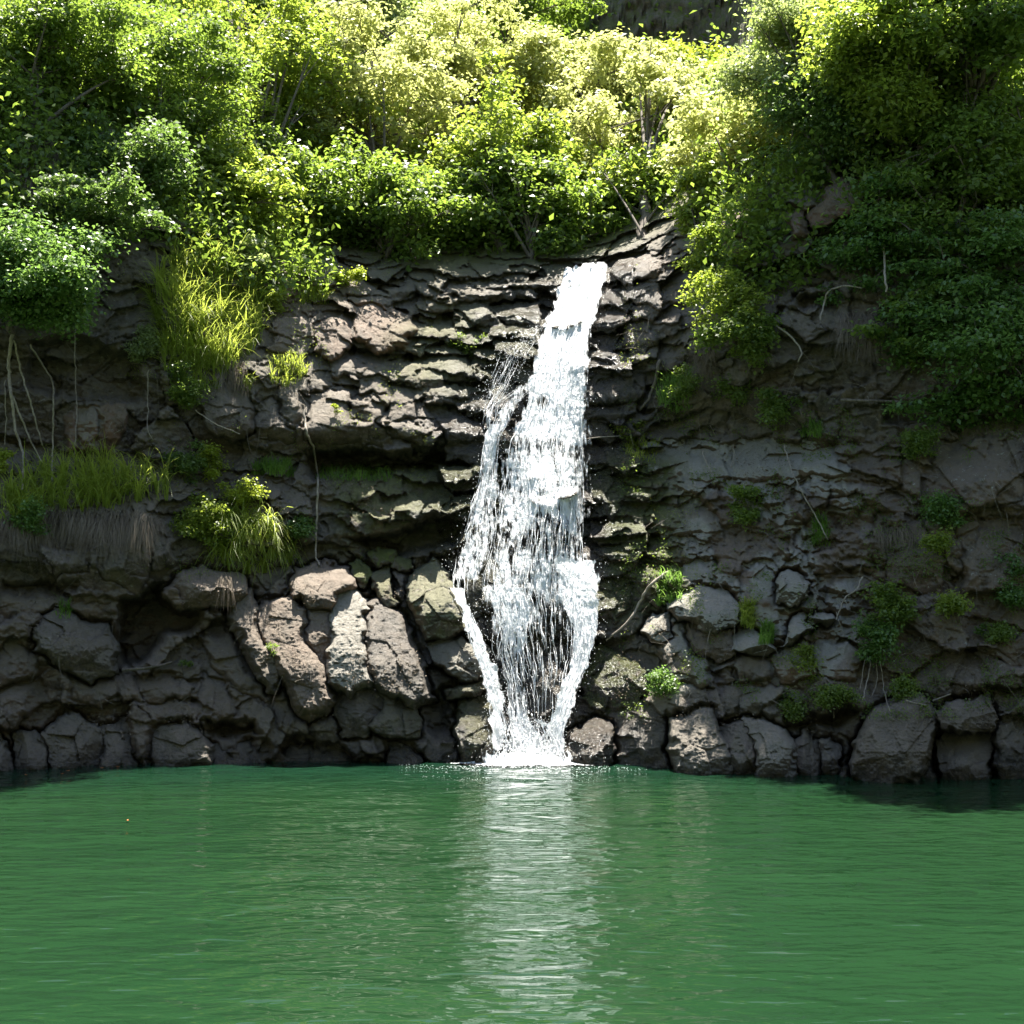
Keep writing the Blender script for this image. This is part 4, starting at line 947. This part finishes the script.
# ------------------------------------------------------------------ grass
def tuft(label, pts, n, ln, mat, rise=(.8, 1.25), droop=(.35, 1.0), wd=.026, side=1., seed=1, name='grass_tuft', cat='grass', group='grass growing on the rocks', off=.05):
    """pts: outline of the patch the blades are rooted in"""
    global rng
    old = rng; rng = np.random.default_rng(seed)
    P = np.array(pts, float); x0, y0 = P.min(0); x1, y1 = P.max(0)
    xs = rng.uniform(x0, x1, n * 6); ys = rng.uniform(y0, y1, n * 6)
    k = np.where(polyd(xs, ys, pts) > 0)[0][:n]; xs, ys = xs[k], ys[k]; n = len(xs)
    # blades gather in clumps
    cc_ = np.stack([rng.uniform(x0, x1, n // 18 + 3), rng.uniform(y0, y1, n // 18 + 3)], 1)
    cl_ = np.argmin((xs[:, None] - cc_[None, :, 0]) ** 2 + (ys[:, None] - cc_[None, :, 1]) ** 2, 1); ux = rng.uniform(-1, 1, len(cc_))[cl_]
    tx = xs * .25 + cc_[cl_, 0] * .75; ty = ys * .25 + cc_[cl_, 1] * .75
    if name == 'grass_tuft' and n > 450: xs = np.where(rng.random(n) < .8, tx, xs); ys = np.where(rng.random(n) < .8, ty, ys)
    R0 = surf(xs, ys, off)
    out = unit(np.stack([rng.normal(0, .8, n) * side + ux * .5, -np.abs(rng.normal(.8, .5, n)), 0 * xs], -1))
    L_ = rng.uniform(ln[0], ln[1], n)
    V, Fq = blades(R0, out, L_, wd * rng.uniform(.6, 1.4, n), rng.uniform(*rise, n), rng.uniform(*droop, n))
    loc = R0.mean(0)
    o = mesh_np(name, V - loc, Fq, LEAF[mat], smooth=False); o.location = tuple(map(float, loc))
    tag(o, label, cat, group, 'stuff' if seed in (111, 120) else None); rng = old
    return o
Q = lambda *a: list(zip(a[::2], a[1::2]))
tuft('tall sunlit yellow-green grass stand on the shaded shelf below the mid-green tree', Q(150,300,175,262,215,258,262,300,262,345,225,375,165,372), 3000, (.5, 1.9), 'grass', wd=.03, seed=101)
tuft('lower grass fringe below the tall sunlit stand, among dry stems', Q(165,345,230,350,225,385,180,390), 600, (.4, .9), 'grass', seed=102)
tuft('arching bright grass spilling over the overhanging boulder', Q(212,560,215,520,245,510,285,530,300,565,270,572,240,575), 900, (.7, 1.7), 'grass', (.9, 1.25), (.8, 1.5), .042, seed=103)
tuft('reedy green grass along the shaded ledge', Q(0,530,0,495,60,470,110,465,165,480,170,500,100,510,60,520), 1500, (.6, 1.7), 'grass', wd=.03, seed=104)
tuft('bright tuft in the middle of the reedy ledge grass', Q(80,500,100,480,125,490,110,510), 300, (.6, 1.4), 'grass', wd=.03, seed=105)
tuft('grass tufts on the brown rocks at the rim', Q(300,305,305,285,330,290,328,305), 260, (.3, .6), 'grass', seed=106)
tuft('sunlit grass on the top of the brown ledge', Q(268,255,275,240,312,245,330,262,300,262), 420, (.3, .7), 'grass', seed=107)
tuft('sunlit grass tuft on the sloping ledge block', Q(270,385,272,362,300,355,310,375,290,388), 300, (.3, .65), 'grass', seed=108)
tuft('single small grass tuft at the crest of the angular block', Q(240,390,244,378,252,380,252,392), 70, (.3, .6), 'grass', seed=109)
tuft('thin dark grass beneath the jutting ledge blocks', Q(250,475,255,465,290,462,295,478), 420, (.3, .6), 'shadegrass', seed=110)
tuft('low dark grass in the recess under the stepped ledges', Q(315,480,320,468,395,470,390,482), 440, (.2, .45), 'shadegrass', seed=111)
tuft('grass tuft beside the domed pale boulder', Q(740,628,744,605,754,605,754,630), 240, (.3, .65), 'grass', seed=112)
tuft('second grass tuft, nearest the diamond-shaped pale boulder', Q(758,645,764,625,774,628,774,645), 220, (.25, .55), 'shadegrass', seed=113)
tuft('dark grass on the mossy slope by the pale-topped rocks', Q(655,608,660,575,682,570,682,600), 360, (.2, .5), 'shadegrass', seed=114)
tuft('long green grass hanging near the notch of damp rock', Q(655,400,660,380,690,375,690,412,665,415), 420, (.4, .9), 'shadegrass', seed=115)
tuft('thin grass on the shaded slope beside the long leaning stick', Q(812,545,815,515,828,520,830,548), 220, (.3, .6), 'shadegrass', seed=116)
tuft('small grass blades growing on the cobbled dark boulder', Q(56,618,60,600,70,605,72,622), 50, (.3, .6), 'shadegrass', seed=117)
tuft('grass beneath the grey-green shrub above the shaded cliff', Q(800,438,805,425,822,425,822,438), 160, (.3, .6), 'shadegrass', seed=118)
tuft('upright grass on the high slope beneath the dark corner tree', Q(0,100,0,70,50,75,55,105), 900, (.5, 1.2), 'grass', seed=119)
tuft('yellow moss-like grass trailing on the rock beside the falls', Q(625,455,630,440,660,440,655,465), 260, (.15, .35), 'grass', seed=120)
DG = 'dry hanging grass'
tuft('grey dry grass curtain hanging below the reedy ledge', Q(0,530,0,515,60,508,140,510,168,520,150,535,60,532), 2600, (.5, 1.15), 'dry', (.0, .3), (.8, 1.3), .012, .6, 131, 'dry_grass', 'grass', DG, .15)
tuft('brown dry grass hanging high on the slope in the shade', Q(0,150,10,110,50,100,58,150,45,200,30,215), 1500, (.6, 1.4), 'dry', (.0, .4), (.8, 1.2), .014, .6, 132, 'dry_grass', 'grass', DG, .15)
tuft('pale straw-like grass hanging over the shaded brown wall', Q(838,325,842,312,872,310,878,325,870,340), 520, (.6, 1.5), 'dry', (.0, .3), (.7, 1.2), .015, .6, 133, 'dry_grass', 'grass', DG, .3)
tuft('dry tufts matted on the block of the shaded wall', Q(875,535,880,525,912,528,915,540), 420, (.3, .7), 'dry', (.0, .3), (.7, 1.2), .012, .6, 134, 'dry_grass', 'grass', DG)
tuft('dry stems trailing below the tall sunlit grass stand', Q(215,380,220,365,245,360,250,385), 320, (.4, .9), 'dry', (.0, .4), (.8, 1.2), .012, .6, 135, 'dry_grass', 'grass', DG)
tuft('dry grass behind the sunlit hanging shrub', Q(690,350,700,345,715,350,712,372,695,372), 220, (.5, 1.2), 'dry', (.0, .3), (.8, 1.2), .012, .6, 136, 'dry_grass', 'grass', DG)
tuft('dry stems hanging under the overhanging brown boulder', Q(219,580,222,572,232,572,232,580), 60, (.5, 1.1), 'dry', (.0, .1), (.9, 1.2), .012, .3, 137, 'dry_grass', 'grass', DG, .3)

# ------------------------------------------------------------------ roots, sticks, leaves afloat
def stick(label, pts, r0, r1, off=.25, name='root', cat='root', mat=None, forks=(), group='bare roots and vines on the cliff', seed=3):
    g = np.random.default_rng(seed); lines = []
    def line(pts, ra, rb):
        p = np.array(pts, float); s_ = np.concatenate([[0], np.cumsum(np.hypot(*np.diff(p, axis=0).T))]); n = max(8, int(s_[-1] / 4))
        t = np.linspace(0, s_[-1], n); x = np.interp(t, s_, p[:, 0]); y = np.interp(t, s_, p[:, 1])
        for _ in range(2):
            x[1:-1] = (x[:-2] + 2 * x[1:-1] + x[2:]) / 4; y[1:-1] = (y[:-2] + 2 * y[1:-1] + y[2:]) / 4
        Yv = surfY(x, y); Yv = np.minimum.accumulate(Yv) if False else Yv
        k = np.ones(9) / 9; Yp = np.convolve(np.pad(Yv, 4, mode='edge'), k, 'valid'); Yv = np.minimum(Yv, Yp)
        x = x + g.normal(0, .35, n)
        return unproj(x, y, Yv - off), np.linspace(ra, rb, n)
    lines.append(line(pts, r0, r1))
    for f in forks: lines.append(line(f, r0 * .6, r1 * .7))
    V, Fq = tubes(lines, 7); loc = V.mean(0)
    o = mesh_np(name, V - loc, Fq, mat or ROOTM); o.location = tuple(map(float, loc)); return tag(o, label, cat, group)
stick('long thin pale root hanging from the ledge down to the capping rock', Q(304,410,306,430,314,450,318,475,317,505,316,540,315,555,320,566), .035, .03, .35)
stick('thick forked pale root hanging from the overhanging tree', Q(12,335,8,370,12,400,15,430,24,455,22,490), .055, .03, .5, forks=[Q(12,395,30,440,42,462), Q(14,340,22,375,30,400,42,445)])
stick('kinked grey root dropping to the reedy ledge', Q(30,345,45,368,54,385,53,420,52,480), .03, .022, .6)
stick('straight thin vine hanging in front of the tan blocks', Q(75,330,75,370,77,410,74,460), .018, .012, .6, 'vine', 'vine')
stick('thin straight vine at the picture edge beside the forked root', Q(5,380,6,420,5,445), .016, .01, .5, 'vine', 'vine')
stick('thin vine hanging from the grey-green shrub', Q(148,370,148,400,147,430,153,440), .016, .01, .5, 'vine', 'vine')
stick('slanting stick resting on the angular block', Q(195,410,215,424,240,434), .02, .014, .2, 'stick', 'stick')
stick('dead branch lying on the floor of the dim cave', Q(122,670,150,668,172,662), .05, .03, .5, 'dead_branch', 'branch', BARK)
stick('bleached forked root above the rubble', Q(862,577,858,590,846,596,843,600,836,620), .025, .015, .25, forks=[Q(845,598,848,610), Q(836,612,842,632)])
stick('long thin leaning stick on the shaded slope', Q(784,445,795,480,815,515,828,540), .022, .016, .35, 'stick', 'stick')
stick('pale twig on the gravelly ledge nearest the falls', Q(702,450,706,462,714,476), .022, .012, .3, 'stick', 'stick')
stick('short bent pale twig at the middle of the gravelly ledge', Q(733,445,735,455,731,468), .018, .012, .3, 'stick', 'stick')
stick('curving brown branch over the dark recess under the hanging trees', Q(840,400,880,401,905,402,925,412,935,420), .045, .03, .5, 'dead_branch', 'branch', BARK)
stick('arched root looping above the pale straw-like grass', Q(820,320,828,290,845,285,862,288), .03, .02, .5)
stick('twisted grey trunk-like root hugging the wet rock beside the falls', Q(660,360,655,385,648,400,640,410), .07, .04, .25, mat=BARK)
stick('fallen branch on the mossy slope pointing at the pale-topped rocks', Q(668,572,652,583,640,600,634,615,622,628,606,640), .05, .03, .25, 'dead_branch', 'branch', ROOTM)
stick('sunlit bare branch sticking out over the damp rock', Q(578,440,600,437,620,436), .022, .012, .5, 'stick', 'stick')
stick('white bleached twig lying on the great rounded boulder', Q(905,700,915,703,926,705), .018, .012, .12, 'stick', 'stick')
stick('grey stick lying between the two darkest boulders', Q(932,701,940,698,951,694), .022, .015, .12, 'stick', 'stick')
stick('broken pale snag pointing out of the straw-like grass', Q(775,325,790,335,803,350,798,362), .035, .02, .5, 'dead_branch', 'branch', ROOTM)
stick('trailing root bundle below the bushy fern clump', Q(872,655,868,680,862,700), .02, .012, .45, forks=[Q(876,655,878,680,872,696), Q(866,655,862,675,860,690), Q(880,658,884,690,890,712)])
stick('pale fallen trunk standing among the hanging shaded trees', Q(884,245,885,270,886,292), .035, .03, 1.4, 'dead_branch', 'branch', ROOTM)
m, nt, N, L, P = newmat("fallen_leaf"); P.inputs["Base Color"].default_value = (.45, .13, .03, 1); P.inputs["Roughness"].default_value = .6
lf = None
for k, (px, py) in enumerate(((102,769),(62,775),(26,776),(68,772),(128,822),(118,768))):
    v = (512 - py) / F; Yw = -H / ((ST + v * CT) / (CT - v * ST)); p = unproj(px, py, Yw); s_ = .06 if k else .08
    if lf is None:
        t = np.linspace(0, 2 * np.pi, 13)[:-1]
        out = np.stack([np.cos(t) * .07, np.sin(t) * .035 * (1 - .3 * np.cos(t)), .012 * np.cos(t) ** 2 + .034], -1)
        Vl = np.concatenate([out, out - [0, 0, .006], [[0, 0, .034], [0, 0, .028]]])
        i = np.arange(12); i2 = (i + 1) % 12
        Fl = np.concatenate([np.stack([i, i2, i * 0 + 24], -1), np.stack([i2 + 12, i + 12, i * 0 + 25], -1), np.stack([i, i + 12, i2 + 12], -1), np.stack([i, i2 + 12, i2], -1)])
        lf = mesh_np("floating_leaf", Vl, Fl, m); o = lf
    else:
        o = lf.copy(); sc.collection.objects.link(o)
    o.scale = (.65, .65, 1); o.location = (float(p[0]), float(p[1]), 0.0); o.rotation_euler = (0, 0, k * 1.3)
    tag(o, 'tiny orange fallen leaf floating on the green pool', 'leaf', 'fallen leaves floating on the pool')
# ------------------------------------------------------------------ ground cover on the slope
n = 190000
ux = rng.uniform(-180, 1200, n); uy = rng.uniform(-150, 300, n)
off_ = surfY(ux, uy) - yw_of(ux)
k = (off_ > np.where((ux > 330) & (ux < 700), 11.2, 4.6)) | ((uy < 250) & ((ux < 300) | (ux > 850)))
ux, uy = ux[k], uy[k]; n = len(ux)
far_cliff = (ux > 590) & (ux < 800) & (uy < 75)
kk = ~far_cliff | (rng.random(n) < .03); ux, uy = ux[kk], uy[kk]; n = len(ux)
C = surf(ux, uy, 0) + np.stack([rng.normal(0, .25, n), -rng.exponential(.35, n), rng.exponential(.5, n)], -1)
dist_ = np.clip(C[:, 1] / 45, 1, 2)
V, Fq = leaves(C, unit(rng.normal(size=(n, 3)) + [0, 0, 1.]), .26 * dist_ * rng.uniform(.6, 1.2, n), .15 * dist_ * rng.uniform(.6, 1.2, n))
o = mesh_np("undergrowth", V, Fq, LEAF['mid'], smooth=False)
tag(o, 'leafy undergrowth covering the slope beneath the trees', 'undergrowth', kind='stuff')

# herbs, moss plants and leaf litter scattered over the bank and the ledges
def scatter(name, label, cat, n, thr, L, mat, x0, x1, y0, y1, seed):
    global rng
    rng = np.random.default_rng(seed)
    ux = rng.uniform(x0, x1, n); uy = rng.uniform(y0, y1, n)
    w = fbm(ux / 30, uy / 30, 0 * ux, 1.0, 4, seed)
    k = (w > thr) & (uy < 745) & ~((ux > 225) & (ux < 435) & (uy > 565) & (name != 'leaf_litter')) & ~((ux > 440) & (ux < 612) & (uy > 262)); ux, uy = ux[k], uy[k]; n = len(ux)
    C = surf(ux, uy, 0) + np.stack([rng.normal(0, .05, n), -rng.exponential(.06, n), rng.exponential(.05, n)], -1)
    V, Fq = leaves(C, unit(rng.normal(size=(n, 3)) * .6 + [0, -.4, .8]), L * rng.uniform(.5, 1.3, n), L * .6 * rng.uniform(.5, 1.2, n))
    tag(mesh_np(name, V, Fq, LEAF[mat], smooth=False), label, cat, kind='stuff')
scatter("ground_cover", 'tiny herbs and moss plants in patches on the shaded bank', 'ground cover', 60000, .22, .07, 'mid', 620, 1060, 400, 720, 201)
scatter("moss_leaves", 'small creeping leaves on the ledges and damp rock', 'ground cover', 50000, .30, .055, 'bright', 120, 700, 250, 640, 202)
scatter("leaf_litter", 'brown fallen leaves and litter caught on the ledges', 'leaf litter', 70000, .18, .06, 'dry', 0, 1060, 255, 735, 203)
# dry twigs and rootlets caught on the bank
rng = np.random.default_rng(205); lines = []
for _ in range(420):
    x = rng.choice([rng.uniform(620, 1040), rng.uniform(0, 330)], p=[.7, .3]); y = rng.uniform(300, 700)
    a = surf([x], [y], .08)[0]; dr_ = np.array([rng.normal(0, .35), -abs(rng.normal(0, .12)), -abs(rng.normal(0, .5)) if rng.random() < .7 else rng.normal(0, .15)])
    b = a + dr_; md = (a + b) / 2 + rng.normal(size=3) * .06 - [0, .05, 0]; r0 = rng.uniform(.003, .008)
    lines.append((bez(a, md, b, 6), np.linspace(r0, r0 * .4, 6)))
V, Fq = tubes(lines, 4)
tag(mesh_np("twig_litter", V, Fq, ROOTM), 'fine dry twigs and rootlets caught all over the bank', 'twigs', kind='stuff')
